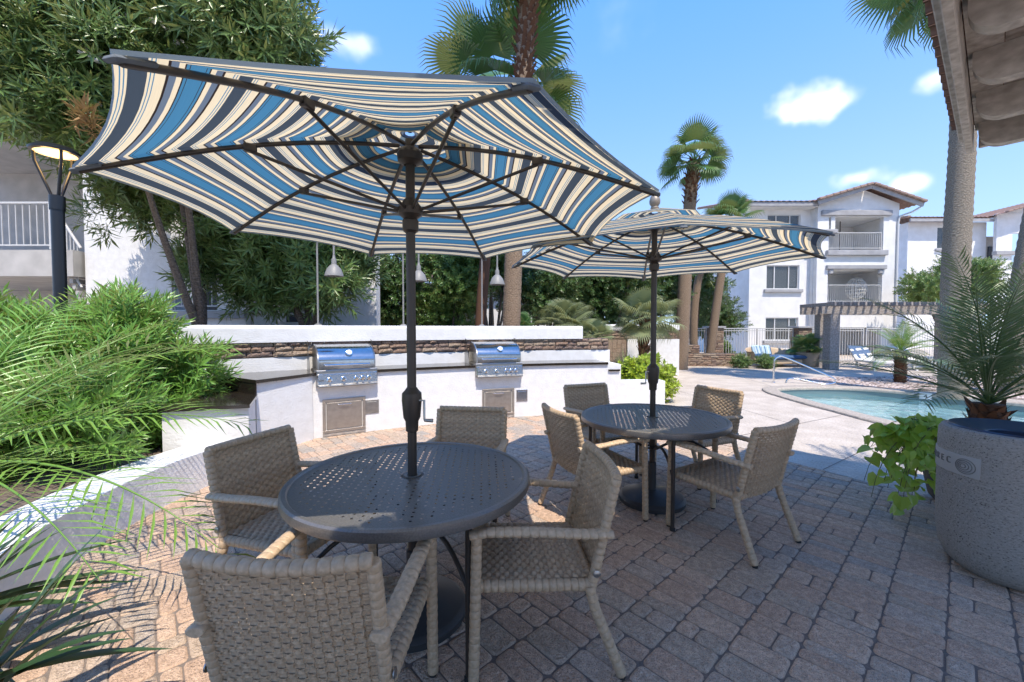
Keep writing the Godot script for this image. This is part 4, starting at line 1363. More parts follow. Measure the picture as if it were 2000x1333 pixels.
		for k in 4:
			part(bx(Vector3(-0.18 + k * 0.12, 0, 0.078), Vector3(0.035, 0.32, 0.004)), "stripe", M.cushion if k % 2 else M.white_paint, pl, Transform3D(Basis(Vector3.RIGHT, -0.3), Vector3(0, 0.2, 0)))
	# pergola with two shaded loungers
	var pg := thing("pergola", "grey timber pergola with closely set slats beyond the pool", "pergola", P(11.5, 0, 15.0))
	for x in [0.2, 5.2]: part(bx(Vector3(x, 1.02, 0), Vector3(0.36, 2.04, 0.36), 0.015), "post", M.pergola, pg)
	for z in [-0.16, 0.16]: part(bx(Vector3(3.1, 2.17, z), Vector3(6.8, 0.27, 0.07)), "beam", M.pergola, pg)
	for z in [-0.9]:
		part(bx(Vector3(3.1, 2.17, z), Vector3(6.8, 0.27, 0.1)), "beam", M.pergola, pg)
		for x in [0.5, 5.2]: part(bx(Vector3(x, 1.02, z), Vector3(0.3, 2.03, 0.3)), "post", M.pergola, pg)
	var sl := bx(Vector3.ZERO, Vector3(0.07, 0.13, 1.75), 0.006).mesh()
	for i in 24: part(sl, "slat", M.pergola, pg, Transform3D(Basis.IDENTITY, Vector3(-0.12 + i * 0.27, 2.372, -0.30)))
	for i in 2:
		var lo := thing("sun_lounger", ["pale sun lounger under the pergola next to its thick front post", "pale sun lounger under the pergola behind the young gravel bed palm"][i], "sun lounger", P(13.3 + i * 1.5, 0, 15.3), face_to(-0.2, -1.0), "loungers under the pergola")
		g = Geo.new()
		g.box(Vector3(0, 0.3, 0.4), Vector3(0.65, 0.09, 1.2), Basis.IDENTITY, 0.02)
		part(g, "seat", M.white_paint, lo)
		g = Geo.new()
		g.box(Vector3(0, 0.56, -0.38), Vector3(0.65, 0.09, 0.75), Basis(Vector3.RIGHT, 0.75), 0.02)
		part(g, "backrest", M.white_paint, lo)
		for k in 4: part(bx(Vector3([-0.28, 0.28][k % 2], 0.13, [-0.1, 0.9][k / 2]), Vector3(0.06, 0.26, 0.06)), "leg", M.white_paint, lo)
	# black garden lamp in front of the white building
	lamp_post("slim black garden lamp with open lantern head before the white building", P(10.15, 0, 20.5), 2.9, 0.035, 0.2, false)
	lamp_post("black lamp post with lit round head beside the oleander hedge", P(-5.5, 0, 5.0), 3.65, 0.062, 0.2, true)

func lamp_post(label: String, at: Vector3, h: float, r: float, head: float, lit: bool) -> void:
	var t := thing("lamp_post", label, "lamp post", at)
	var g := Geo.new()
	g.tube([Vector3(0, 0, 0), Vector3(0, h - 0.6, 0)], r, 14)
	part(g, "post", M.black_metal, t)
	g = Geo.new()
	g.lathe([Vector2(r * 1.15, h - 0.72), Vector2(r * 1.15, h - 0.55), Vector2(r * 0.6, h - 0.54)], 14)
	part(g, "collar", M.black_metal, t)
	for k in 3:
		var a := TAU * k / 3.0 + 0.5
		g = Geo.new()
		g.tube([Vector3(cos(a) * r * 0.6, h - 0.58, sin(a) * r * 0.6), Vector3(cos(a) * head * 0.9, h - 0.16, sin(a) * head * 0.9), Vector3(cos(a) * head * 0.95, h - 0.04, sin(a) * head * 0.95)], 0.016 if lit else 0.012, 6)
		part(g, "arm", M.black_metal, t)
	g = Geo.new()
	g.lathe([Vector2(head * 0.94, h - 0.05), Vector2(head * 1.12, h - 0.045), Vector2(head * 1.14, h - 0.02), Vector2(head * 0.9, h + 0.025), Vector2(head * 0.4, h + 0.055), Vector2(0.0, h + 0.06)], 28)
	part(g, "cap", M.black_metal, t)
	g = Geo.new()
	g.lathe([Vector2(head * 0.95, h - 0.046), Vector2(head * 0.3, h - 0.055), Vector2(0.0, h - 0.056)], 28)
	part(g, "lens", M.lens if lit else M.lamp_shade, t)
	if lit:
		var l := OmniLight3D.new()
		l.name = "lamp_glow"
		l.light_color = Color(1.0, 0.8, 0.5)
		l.light_energy = 0.25
		l.light_size = 0.15
		l.omni_range = 8.0
		l.shadow_enabled = true
		l.position = Vector3(0, h - 0.16, 0)
		t.add_child(l)

# ---------------------------------------------------------------- plants
func blade(g: Geo, base: Vector3, dir: Vector3, side: Vector3, length: float, width: float, droop := 0.15) -> void:
	var up := dir.cross(side).normalized()
	if up.y < 0: up = -up
	var m := base + dir * length * 0.45 - up * droop * length * 0.1
	var tip := base + dir * length * (1.0 - droop * 0.15) - up * droop * length * 0.5
	var s := g.v.size()
	g.vert(base); g.vert(m + side * width * 0.5 + up * width * 0.12); g.vert(m - up * width * 0.1); g.vert(m - side * width * 0.5 + up * width * 0.12); g.vert(tip)
	g.tri(s, s + 1, s + 2); g.tri(s, s + 2, s + 3); g.tri(s + 1, s + 4, s + 2); g.tri(s + 2, s + 4, s + 3)
func sprig(length: float, leaves: int, leaf: float, width: float, spread: float) -> Mesh:   # a twig along +y with leaves all round
	var g := Geo.new()
	g.tube([Vector3.ZERO, Vector3(0.01, length * 0.6, 0), Vector3(0, length, 0.01)], [0.004, 0.003, 0.0015], 3, false)
	for i in leaves:
		var t := 0.15 + 0.85 * i / leaves
		var a := i * 2.3999
		var out := Vector3(cos(a), 0, sin(a))
		var e := lerpf(spread, 0.25, t * t)
		var d := (out * sin(e) + Vector3.UP * cos(e)).normalized()
		blade(g, Vector3(0, length * t, 0), d, d.cross(Vector3.UP).normalized(), leaf * rr(0.75, 1.15), width * rr(0.85, 1.15), rr(0.0, 0.5))
	return g.mesh()
func toward(d: Vector3) -> Basis:      # turns +y to d, with a random spin
	var q := Basis(Quaternion(Vector3.UP, d.normalized())) if d.normalized().y > -0.999 else Basis(Vector3.RIGHT, PI)
	return q * Basis(Vector3.UP, rr(0, TAU))
func sprigs_in(blobs: Array, n: int, up := 0.45, s0 := 0.8, s1 := 1.25, clump := false) -> Array:   # blobs: [centre, radii]
	var total := 0.0
	for b in blobs: total += pow(b[1].x * b[1].y * b[1].z, 0.667)
	var out := []
	for b in blobs:
		var k := int(n * pow(b[1].x * b[1].y * b[1].z, 0.667) / total)
		var sub_r := pow(b[1].x * b[1].y * b[1].z, 0.333) * 0.35
		var subs := []
		for q in (13 if clump else 0):
			var sd := Vector3(rr(-1, 1), rr(-1, 1), rr(-1, 1)).normalized()
			subs.append(b[0] + sd * b[1] * rr(0.45, 0.98))
		for i in k:
			var d := Vector3(rr(-1, 1), rr(-1, 1), rr(-1, 1))
			while d.length() > 1.0 or d.length() < 0.05: d = Vector3(rr(-1, 1), rr(-1, 1), rr(-1, 1))
			d = d.normalized()
			if b.size() > 2 or clump:
				var c: Vector3 = subs[rng.randi() % subs.size()]
				var p2: Vector3 = c + d * pow(rng.randf(), 0.45) * sub_r
				var dir2: Vector3 = (d * 0.8 + (p2 - b[0]).normalized() * 0.6 + Vector3.UP * up + Vector3(rr(-0.5, 0.5), rr(-0.4, 0.4), rr(-0.5, 0.5))).normalized()
				out.append(Transform3D(toward(dir2) * Basis.from_scale(Vector3.ONE * rr(s0, s1)), p2))
				continue
			var lump := 0.82 + 0.28 * sin(d.x * 5.0 + b[0].x * 3.0) * sin(d.y * 5.5 + b[0].y) * sin(d.z * 4.6 + b[0].z * 2.0)
			var r := pow(rng.randf(), 0.30) * lump
			var p: Vector3 = b[0] + d * b[1] * r
			var dir := (d + Vector3.UP * up + Vector3(rr(-0.6, 0.6), rr(-0.5, 0.5), rr(-0.6, 0.6))).normalized()
			out.append(Transform3D(toward(dir) * Basis.from_scale(Vector3.ONE * rr(s0, s1)), p))
	return out
func limbs(g: Geo, base: Vector3, ends: Array, r: float) -> void:   # curved limbs from one foot to many ends
	for e in ends:
		var mid: Vector3 = base.lerp(e, 0.5) + Vector3(rr(-0.25, 0.25), (e.y - base.y) * 0.12, rr(-0.2, 0.2))
		var pts := []
		var rad := []
		for k in 9:
			var t := k / 8.0
			pts.append(base.lerp(mid, t).lerp(mid.lerp(e, t), t))
			rad.append(r * (1.0 - 0.8 * t))
		g.tube(pts, rad, 7)
func tree(called: String, label: String, foot: Vector3, blobs: Array, n: int, sp: Mesh, m: Material, group := "", r := 0.12, ends := []) -> Node3D:
	var t := thing(called, label, "tree", foot, 0.0, group)
	var g := Geo.new()
	var loc := []
	for b in blobs: loc.append([b[0] - foot, b[1]])
	if ends.is_empty():
		for b in loc: ends.append(b[0])
	limbs(g, Vector3(0, -0.05, 0), ends, r)
	part(g, "trunk", M.trunk_grey, t)
	tag(many(sp, m, sprigs_in(loc, n, 0.35, 0.75, 1.3, true), "crown", t), "", "", "", "stuff")
	return t

func build_trees() -> void:
	var ol := sprig(0.30, 15, 0.20, 0.030, 1.3)
	var fi := sprig(0.26, 13, 0.105, 0.045, 1.35)
	var B := func(px: float, py: float, d: float, rx: float, ry: float, rz: float) -> Array:
		return [P((px - 1000) * d / F, 1.5 + (642 - py) * d / F, d), Vector3(rx, ry, rz)]
	# the tall oleander behind the counter
	var blobs := [B.call(60, 120, 5.7, 1.1, 1.0, 0.8), B.call(190, 40, 6.0, 1.25, 1.0, 0.8), B.call(330, 60, 6.1, 1.25, 1.0, 0.8), B.call(450, 90, 6.1, 0.95, 0.8, 0.8), B.call(550, 105, 6.1, 0.6, 0.4, 0.6), B.call(470, -60, 6.3, 1.0, 0.75, 0.8), B.call(250, 165, 5.9, 0.95, 0.75, 0.7), B.call(80, 215, 5.6, 0.72, 0.48, 0.6), B.call(375, 430, 8.0, 1.0, 0.8, 0.6), B.call(275, 400, 8.0, 0.8, 0.5, 0.5), B.call(440, 520, 8.0, 0.65, 0.42, 0.5), B.call(340, 290, 7.2, 1.1, 0.8, 0.7), B.call(20, -40, 5.9, 1.2, 0.85, 0.8), B.call(215, 330, 7.6, 0.6, 0.4, 0.5), B.call(420, 340, 7.8, 0.8, 0.6, 0.5)]
	var ends := []
	for k in [2, 6, 8, 11]: ends.append(blobs[k][0] - P(-5.6, 1.38, 7.4))
	var t1 := tree("oleander_tree", "tall dark oleander tree with white blossom behind the striped parasol", P(-5.6, 1.38, 7.4), blobs, 7600, ol, M.oleander, "", 0.075, ends)
	var fl := Geo.new()
	for k in 5:
		var a := TAU * k / 5
		blade(fl, Vector3.ZERO, Vector3(cos(a) * 0.9, 0.4, sin(a) * 0.9), Vector3(-sin(a), 0, cos(a)), 0.035, 0.03, 0.1)
	var at := []
	for x in sprigs_in([[blobs[0][0] - t1.position, blobs[0][1] * 1.04], [blobs[1][0] - t1.position, blobs[1][1] * 1.04], [blobs[6][0] - t1.position, blobs[6][1] * 1.04], [blobs[3][0] - t1.position, blobs[3][1] * 1.04]], 46):
		for k in 7: at.append(Transform3D(toward(Vector3(rr(-1, 1), rr(0, 1), rr(-1, 1))) * Basis.from_scale(Vector3.ONE * rr(0.9, 1.5)), x.origin + Vector3(rr(-0.09, 0.09), rr(-0.07, 0.07), rr(-0.09, 0.09))))
	tag(many(fl.mesh(), M.flower, at, "blossom", t1), "", "", "", "stuff")
	var dry := sprig(0.2, 16, 0.2, 0.03, 2.2)
	at = []
	for k in 8: at.append(Transform3D(toward(Vector3(rr(-0.6, 0.6), -1, rr(-0.5, 0.5))), B.call(175 + rr(-14, 14), 225 + rr(-18, 22), 5.2, 1, 1, 1)[0] - t1.position))
	tag(many(dry, M.dry_leaf, at, "dead_leaves", t1), "withered brown leaves", "", "", "stuff")
	blobs = [B.call(560, 500, 8.2, 1.0, 0.65, 0.8), B.call(630, 545, 8.2, 0.75, 0.6, 0.8), B.call(520, 560, 8.3, 0.6, 0.4, 0.6), B.call(680, 480, 8.4, 0.9, 0.7, 0.8), B.call(600, 400, 8.6, 1.3, 0.9, 0.9)]
	tree("oleander_tree", "smaller oleander tree with leaning grey trunks beside the first wall lamp", P(-4.1, 1.38, 8.2), blobs, 2600, ol, M.oleander, "", 0.075)
	# hedge trees behind
	var spots := [[720, 12.5, 4.6], [800, 13.5, 5.0], [880, 12.8, 5.0], [960, 14.0, 5.2], [1060, 14.5, 5.4], [1130, 15.5, 5.6], [1200, 15.0, 5.2], [1275, 16.5, 5.6], [1350, 20.0, 6.0], [1400, 21.5, 5.2], [640, 13.5, 4.8]]
	var names := ["dense green hedge tree behind the first wall lamp", "dense green hedge tree behind the middle wall lamp", "airy hedge tree with dark forked stems beside the slim palm trunk", "dense hedge tree behind the last wall lamp", "dense hedge tree above the silver fan palm", "tall hedge tree left of the smaller parasol's edge", "dense hedge tree under the smaller striped parasol", "dense hedge tree behind the small trunked fan palm", "dark hedge tree behind the three palm trunks", "dark hedge tree against the white building's shaded side", "dense hedge tree over the timber carport"]
	for i in spots.size():
		var q: Array = spots[i]
		var x: float = (q[0] - 1000) * q[1] / F
		var h: float = q[2]
		var bl := []
		for k in 7:
			bl.append([P(x + rr(-0.9, 0.9), rr(1.7, h - 0.8), q[1] + rr(-0.6, 0.6)), Vector3(rr(0.75, 1.15), rr(0.6, 0.9), rr(0.7, 1.0))])
		tree("hedge_tree", names[i], P(x, 0, q[1]), bl, 2300, fi, M.ficus_light if i == 2 else M.ficus, "", 0.07)
	blobs = []
	for k in 9: blobs.append([P(21.5 + rr(-2.2, 2.6), rr(2.4, 4.6), 20 + rr(-0.8, 0.8)), Vector3(rr(0.8, 1.3), rr(0.6, 0.9), rr(0.8, 1.1))])
	tree("leafy_tree", "bright green leafy tree beyond the pergola behind the thick palm trunk", P(21.8, 0, 20), blobs, 3200, fi, M.ficus_light, "", 0.1)

func fan_frond(R: float, n: int, span: float, pet: float, tip_droop: float) -> Mesh:   # petiole along +z, then a pleated fan
	var g := Geo.new()
	g.tube([Vector3.ZERO, Vector3(0, 0.03, pet * 0.5), Vector3(0, 0, pet)], [0.022, 0.016, 0.012], 5, false)
	var c := Vector3(0, 0, pet)
	for i in n:
		var a0 := lerpf(-span, span, float(i) / n)
		var a1 := lerpf(-span, span, float(i + 1) / n)
		var am := (a0 + a1) / 2
		var len_ := R * (0.72 + 0.28 * cos(am * 0.75)) * rr(0.94, 1.04)
		var inner := len_ * 0.55
		var curl := func(r: float) -> float: return -0.16 * R * pow(r / R, 2.0)
		var pl := c + Vector3(sin(a0), 0, cos(a0)) * inner + Vector3(0, curl.call(inner), 0)
		var pr := c + Vector3(sin(a1), 0, cos(a1)) * inner + Vector3(0, curl.call(inner), 0)
		var pm := c + Vector3(sin(am), 0, cos(am)) * inner + Vector3(0, curl.call(inner) - 0.022 * R, 0)
		var dm := Vector3(sin(am), 0, cos(am))
		var m2 := c + dm * len_ * 0.8 + Vector3(0, curl.call(len_ * 0.8) - tip_droop * 0.05 * R, 0)
		var tip := c + dm * len_ * (1.0 - 0.12 * tip_droop) + Vector3(0, curl.call(len_) - tip_droop * rr(0.16, 0.34) * R, 0)
		var w := Vector3(cos(am), 0, -sin(am)) * R * 0.014
		var s := g.v.size()
		for p in [c, pl, pm, pr, m2 + w, m2 - w, tip]: g.vert(p)
		g.tri(s, s + 1, s + 2); g.tri(s, s + 2, s + 3)
		g.tri(s + 1, s + 5, s + 2); g.tri(s + 2, s + 5, s + 4); g.tri(s + 2, s + 4, s + 3); g.tri(s + 5, s + 6, s + 4)
	return g.mesh()
func feather_frond(L: float, n: int, leaf: float, arch: float, width := 0.014) -> Mesh:   # leaves along +z, arching down
	var g := Geo.new()
	var pts := []
	var rad := []
	for k in 15:
		var t := k / 14.0
		pts.append(Vector3(0, L * (0.25 * t - arch * t * t), L * (t - 0.22 * arch * t * t)))
		rad.append(0.011 * (1.0 - 0.85 * t))
	g.tube(pts, rad, 5, false)
	for i in n:
		var t := lerpf(0.16, 0.995, float(i) / n)
		var k := mini(int(t * 14), 13)
		var p: Vector3 = pts[k].lerp(pts[k + 1], t * 14 - k)
		var fw: Vector3 = (pts[k + 1] - pts[k]).normalized()
		var up := Vector3.RIGHT.cross(fw).normalized()
		if up.y < 0: up = -up
		var len_ := leaf * (sin(clampf(t * 1.15, 0, 1) * PI * 0.62 + 0.62)) * rr(0.9, 1.08)
		for sd in [-1.0, 1.0]:
			var d: Vector3 = (fw * lerpf(0.55, 1.2, t) + Vector3.RIGHT * sd + up * 0.30).normalized()
			blade(g, p, d, d.cross(up).normalized(), len_, width, rr(0.25, 0.8))
	return g.mesh()

func ringed_trunk(path: Array, r0: float, r1: float) -> Geo:
	var g := Geo.new()
	var pts := []
	var rad := []
	var len_ := 0.0
	for i in path.size() - 1: len_ += path[i].distance_to(path[i + 1])
	var n := int(len_ / 0.09)
	for k in n + 1:
		var t := float(k) / n
		var f := t * (path.size() - 1)
		var i := mini(int(f), path.size() - 2)
		pts.append((path[i] as Vector3).cubic_interpolate(path[i + 1], path[maxi(i - 1, 0)], path[mini(i + 2, path.size() - 1)], f - i))
		rad.append(lerpf(r0, r1, t) * (1.0 + (0.035 if k % 2 else -0.02) + rr(-0.012, 0.012)))
	g.tube(pts, rad, 14)
	return g
func fan_palm(label: String, path: Array, r0: float, r1: float, R: float, n: int, m: Material, trunk_m: Material, boots := 0.0, called := "fan_palm", low := -1.0, high := 1.3, group := "") -> Node3D:
	var foot: Vector3 = path[0]
	var t := thing(called, label, "palm tree", foot, 0.0, group)
	var loc := []
	for p in path: loc.append(p - foot)
	part(ringed_trunk(loc, r0, r1), "trunk", trunk_m, t)
	var top: Vector3 = loc[-1]
	if boots > 0.0:      # old leaf bases left on the upper trunk
		var g := Geo.new()
		var dir: Vector3 = (loc[-1] - loc[-2]).normalized()
		var k := 0
		var y := 0.0
		while y < boots:
			for j in 5:
				var a := j * TAU / 5 + k * 0.7 + rr(-0.2, 0.2)
				var o := Vector3(cos(a), 0, sin(a))
				var b := top - dir * y + o * r1 * 0.9
				var w := o.cross(Vector3.UP) * 0.07
				var tip := b + o * rr(0.07, 0.14) + Vector3.UP * rr(0.12, 0.2)
				g.face([b - w, b + w, tip + w * 0.4, tip - w * 0.4])
				g.face([b - w - o * 0.01, b + w - o * 0.01, tip + w * 0.4 - Vector3(0, 0.02, 0), tip - w * 0.4 - Vector3(0, 0.02, 0)])
			y += 0.09; k += 1
		tag(part(g, "leaf_bases", M.palm_boot, t), "", "", "", "stuff")
	var fr := [fan_frond(R * 0.62, 34, 1.9, R * 0.5, 1.0), fan_frond(R * 0.58, 30, 1.75, R * 0.55, 0.7), fan_frond(R * 0.6, 32, 1.9, R * 0.42, 1.4)]
	for i in n:
		var e := lerpf(high, low, pow(float(i) / n, 0.8)) + rr(-0.12, 0.12)
		var a := i * 2.39996 + rr(-0.2, 0.2)
		var bas := Basis(Vector3.UP, a) * Basis(Vector3.RIGHT, -e) * Basis(Vector3.BACK, rr(-0.5, 0.5))
		part(fr[rng.randi() % 3], "frond", m, t, Transform3D(bas.scaled(Vector3.ONE * rr(0.85, 1.1)), top + Vector3(0, 0.05 * R, 0)))
	return t
func feather_palm(label: String, foot: Vector3, trunk_h: float, r: float, L: float, n: int, m: Material, e0 := 1.35, e1 := -0.35, arch := 0.45) -> Node3D:
	var t := thing("feather_palm", label, "palm tree", foot)
	var g := Geo.new()
	g.tube([Vector3.ZERO, Vector3(0, trunk_h * 0.5, 0), Vector3(0, trunk_h, 0)], [r * 0.9, r, r * 0.85], 12)
	part(g, "trunk", M.palm_boot, t)
	g = Geo.new()
	var y := 0.0
	var k := 0
	while y < trunk_h:
		for j in 7:
			var a := j * TAU / 7 + k * 0.45
			var o := Vector3(cos(a), 0, sin(a))
			var b := o * r * 0.85 + Vector3(0, y, 0)
			var w := o.cross(Vector3.UP) * r * 0.32
			var tip := b + o * rr(0.04, 0.09) + Vector3.UP * rr(0.03, 0.09)
			g.face([b - w, b + w, tip]); g.face([b - w - Vector3(0, 0.03, 0), b + w - Vector3(0, 0.03, 0), tip])
		y += 0.045; k += 1
	tag(part(g, "fibres", M.fibre, t), "", "", "", "stuff")
	var fr := [feather_frond(L, 34, L * 0.27, arch), feather_frond(L * 0.92, 31, L * 0.26, arch * 1.25), feather_frond(L * 1.06, 34, L * 0.26, arch * 0.7)]
	for i in n:
		var e := lerpf(e0, e1, float(i) / n) + rr(-0.1, 0.1)
		var a := i * 2.39996 + rr(-0.2, 0.2)
		part(fr[rng.randi() % 3], "frond", m, t, Transform3D((Basis(Vector3.UP, a) * Basis(Vector3.RIGHT, -e) * Basis(Vector3.BACK, rr(-0.25, 0.25))).scaled(Vector3.ONE * rr(0.85, 1.05)), Vector3(0, trunk_h, 0)))
	return t

func build_palms() -> void:
	fan_palm("tall fan palm with shaggy brown upper trunk rising behind the striped parasol", [P(-0.02, 0, 9.3), P(-0.02, 1.4, 9.3), P(0.12, 5.0, 9.35), P(0.44, 10.0, 9.3)], 0.21, 0.19, 1.75, 24, M.fan, M.palm_trunk, 3.9, "fan_palm", -0.95, 1.3)
	fan_palm("fan palm with slim reddish trunk and a full crown just above the parasol", [P(-0.89, 0, 11.5), P(-0.86, 2.0, 11.5), P(-0.55, 5.5, 11.5), P(-0.22, 8.0, 11.5)], 0.16, 0.14, 2.3, 22, M.fan, M.palm_boot, 0.8, "fan_palm", -0.8, 1.35)
	fan_palm("fan palm with compact crown standing alone against the sky", [P(6.2, 0, 15), P(6.3, 3.0, 15), P(6.42, 5.5, 15), P(6.58, 7.5, 15)], 0.24, 0.2, 1.42, 22, M.fan, M.palm_trunk, 1.6, "fan_palm", -0.7, 1.4)
	fan_palm("leaning fan palm whose crown stands before the white building's roof", [P(8.2, 0, 17), P(8.42, 2.0, 17), P(8.72, 4.2, 17), P(9.0, 5.9, 17)], 0.17, 0.15, 1.2, 22, M.fan, M.palm_trunk, 0.5, "fan_palm", -0.5, 1.4)
	fan_palm("fan palm with slim upright trunk between two other palm trunks", [P(7.75, 0, 17.4), P(7.72, 2.0, 17.4), P(7.9, 3.6, 17.4), P(8.3, 5.2, 17.4)], 0.17, 0.14, 1.1, 22, M.fan, M.palm_trunk, 0.4, "fan_palm", -0.5, 1.4)
	fan_palm("thick grey palm trunk by the pool with its crown high over the shade roof", [P(9.62, 0, 8.9), P(9.6, 3.0, 8.9), P(9.66, 6.0, 8.9), P(9.6, 9.5, 8.9)], 0.24, 0.19, 1.8, 26, M.fan, M.palm_trunk_grey, 0.4, "fan_palm", -1.1, 1.3)
	fan_palm("grey leaning palm trunk at the far end of the gravel bed", [P(11.6, 0, 9.5), P(11.75, 2.0, 9.5), P(12.2, 5.0, 9.5), P(12.9, 8.6, 9.5)], 0.22, 0.18, 1.8, 24, M.fan, M.palm_trunk_grey, 0.4, "fan_palm", -0.9, 1.3)
	# small garden palms behind the counter
	fan_palm("low silver fan palm spreading over the white wall's end", [P(1.35, 1.0, 10.6), P(1.37, 1.3, 10.6), P(1.38, 1.55, 10.6)], 0.1, 0.09, 0.78, 30, M.fan_silver, M.palm_boot, 0.0, "dwarf_palm", -0.1, 1.4)
	fan_palm("trunked fan palm with yellow green leaves beside the fountain wall", [P(3.75, 0, 11.6), P(3.72, 0.7, 11.6), P(3.78, 1.7, 11.6)], 0.11, 0.13, 1.0, 30, M.fan_silver, M.palm_boot, 0.9, "dwarf_palm", -0.6, 1.4)
	fan_palm("small grey green fan palm tucked behind the stone band's end", [P(2.0, 0.9, 9.9), P(2.0, 1.1, 9.9), P(2.02, 1.25, 9.9)], 0.06, 0.05, 0.5, 20, M.fan_silver, M.palm_boot, 0.0, "dwarf_palm", 0.0, 1.3)
	fan_palm("little green fan palm at the foot of the thick palm trunk", [P(0.22, 1.3, 10.0), P(0.22, 1.4, 10.0), P(0.22, 1.5, 10.0)], 0.05, 0.04, 0.42, 16, M.fan, M.palm_boot, 0.0, "dwarf_palm", 0.0, 1.4)
	feather_palm("young feather palm with bright leaves in the gravel bed", P(10.75, 0, 11.3), 0.85, 0.13, 1.05, 26, M.feather, 1.2, -0.5, 0.4)

# ---------------------------------------------------------------- tables, parasols, chairs
func build_furniture() -> void:
	var g := Geo.new()
	# table: perforated sheet, rim, legs, braces
	var T := thing("patio_table", "round grey perforated metal table under the larger parasol beside the planter", "table", P(-0.52, 0, 2.115), deg_to_rad(4.0), "round patio tables")
	var R := 0.575
	var circle := PackedVector2Array()
	for k in 72: circle.append(Vector2(cos(TAU * k / 72), sin(TAU * k / 72)) * R)
	var pitch := 0.040
	var top := Geo.new()
	for i in range(-15, 16):
		for j in range(-15, 16):
			var c := Vector2(i, j + (0.5 if i % 2 else 0.0)) * pitch
			if c.length() > R + pitch: continue
			var cell := PackedVector2Array()
			for q in [[-1, -1], [1, -1], [1, 1], [-1, 1]]: cell.append(c + Vector2(q[0], q[1]) * pitch / 2)
			var holed := c.length() < R - 0.04 and c.length() > 0.05
			var far_in := true
			for p in cell: far_in = far_in and p.length() < R * 0.998
			if far_in and not holed and c.length() > 0.05: top.sheet(cell, 0.735)
			elif far_in and holed:
				var oct := []
				for k in 8:
					var a := TAU * (k + 0.5) / 8
					oct.append(c + Vector2(cos(a), sin(a)) * 0.0064)
				var ring8 := [Vector2(1, 0.42), Vector2(0.42, 1), Vector2(-0.42, 1), Vector2(-1, 0.42), Vector2(-1, -0.42), Vector2(-0.42, -1), Vector2(0.42, -1), Vector2(1, -0.42)]
				var s := top.v.size()
				for k in 8:
					var e: Vector2 = c + ring8[k] * pitch / 2
					top.vert(Vector3(e.x, 0.735, -e.y)); top.vert(Vector3(oct[k].x, 0.735, -oct[k].y))
				for k in 8:
					var n2 := (k + 1) % 8
					top.tri(s + k * 2, s + n2 * 2, s + n2 * 2 + 1); top.tri(s + k * 2, s + n2 * 2 + 1, s + k * 2 + 1)
				for q in [0, 2, 4, 6]:
					var a: Vector2 = ring8[q]
					var b: Vector2 = ring8[(q + 1) % 8]
					var cn := Vector2(signf(a.x), signf(b.y)) if q % 4 == 0 else Vector2(signf(b.x), signf(a.y))
					var w := top.v.size()
					for e in [a, cn, b]: top.vert(Vector3(c.x + e.x * pitch / 2, 0.735, -(c.y + e.y * pitch / 2)))
					top.tri(w, w + 1, w + 2)
			elif c.length() > 0.05:
				for q in Geometry2D.intersect_polygons(cell, circle): top.sheet(q, 0.735)
			else:
				top.lathe([Vector2(0.060, 0.735), Vector2(0.030, 0.735)], 20)
	part(top, "table_top", M.table, T)
	g = Geo.new()
	g.lathe([Vector2(0.574, 0.734), Vector2(0.582, 0.742), Vector2(0.600, 0.743), Vector2(0.610, 0.736), Vector2(0.612, 0.705), Vector2(0.604, 0.692), Vector2(0.575, 0.690), Vector2(0.574, 0.734)], 72)
	part(g, "rim", M.table_rim, T)
	g = Geo.new()
	g.lathe([Vector2(0.026, 0.738), Vector2(0.045, 0.740), Vector2(0.045, 0.70), Vector2(0.030, 0.66)], 20)
	part(g, "hub", M.table, T)
	for k in 4:
		var a := TAU * k / 4 + 0.61
		var o := Vector3(sin(a), 0, cos(a))
		g = Geo.new()
		g.tube([o * 0.535 + Vector3(0, 0.70, 0), o * 0.535 + Vector3(0, 0.012, 0)], 0.0145, 10)
		var lg := part(g, "leg", M.bronze, T)
		g = Geo.new()
		g.lathe([Vector2(0.02, 0.0), Vector2(0.02, 0.02), Vector2(0.0145, 0.024)], 10, o * 0.535)
		part(g, "foot", M.dark_slot, lg)
		g = Geo.new()
		var pts := []
		for j in 9:
			var t := j / 8.0
			pts.append(o * lerpf(0.53, 0.055, t) + Vector3(0, 0.40 + 0.17 * sin(t * PI * 0.8) * (1.0 - t * 0.35), 0))
		g.tube(pts, 0.011, 8)
		part(g, "brace", M.bronze, T)
	g = Geo.new()
	var rp := []
	for k in 17: rp.append(Vector3(cos(TAU * k / 16) * 0.055, 0.47, sin(TAU * k / 16) * 0.055))
	g.tube(rp, 0.009, 6, false)
	part(g, "brace_ring", M.bronze, T)
	copy_of(T, "patio_table", "round grey perforated metal table under the smaller parasol near the pool deck", P(1.22, 0, 3.53), deg_to_rad(52.0))
	# parasols: corner angle, radius
	parasol("large blue and cream striped market parasol over the table by the planter", P(-0.52, 0, 2.115), [[13.0, 1.31], [58.0, 1.25], [108.4, 1.20], [153.5, 1.28], [194.3, 1.285], [239.0, 1.23], [286.0, 1.18], [332.0, 1.24]], 0.0)
	parasol("blue and cream striped market parasol with acorn finial over the table near the pool", P(1.22, 0, 3.53), [[14, 1.30], [57, 1.29], [100, 1.31], [146, 1.27], [192, 1.27], [238, 1.27], [283, 1.25], [330, 1.27]], 2.4)
	# chairs
	var first := chair("tan woven armchair with its backrest along the low planter wall")
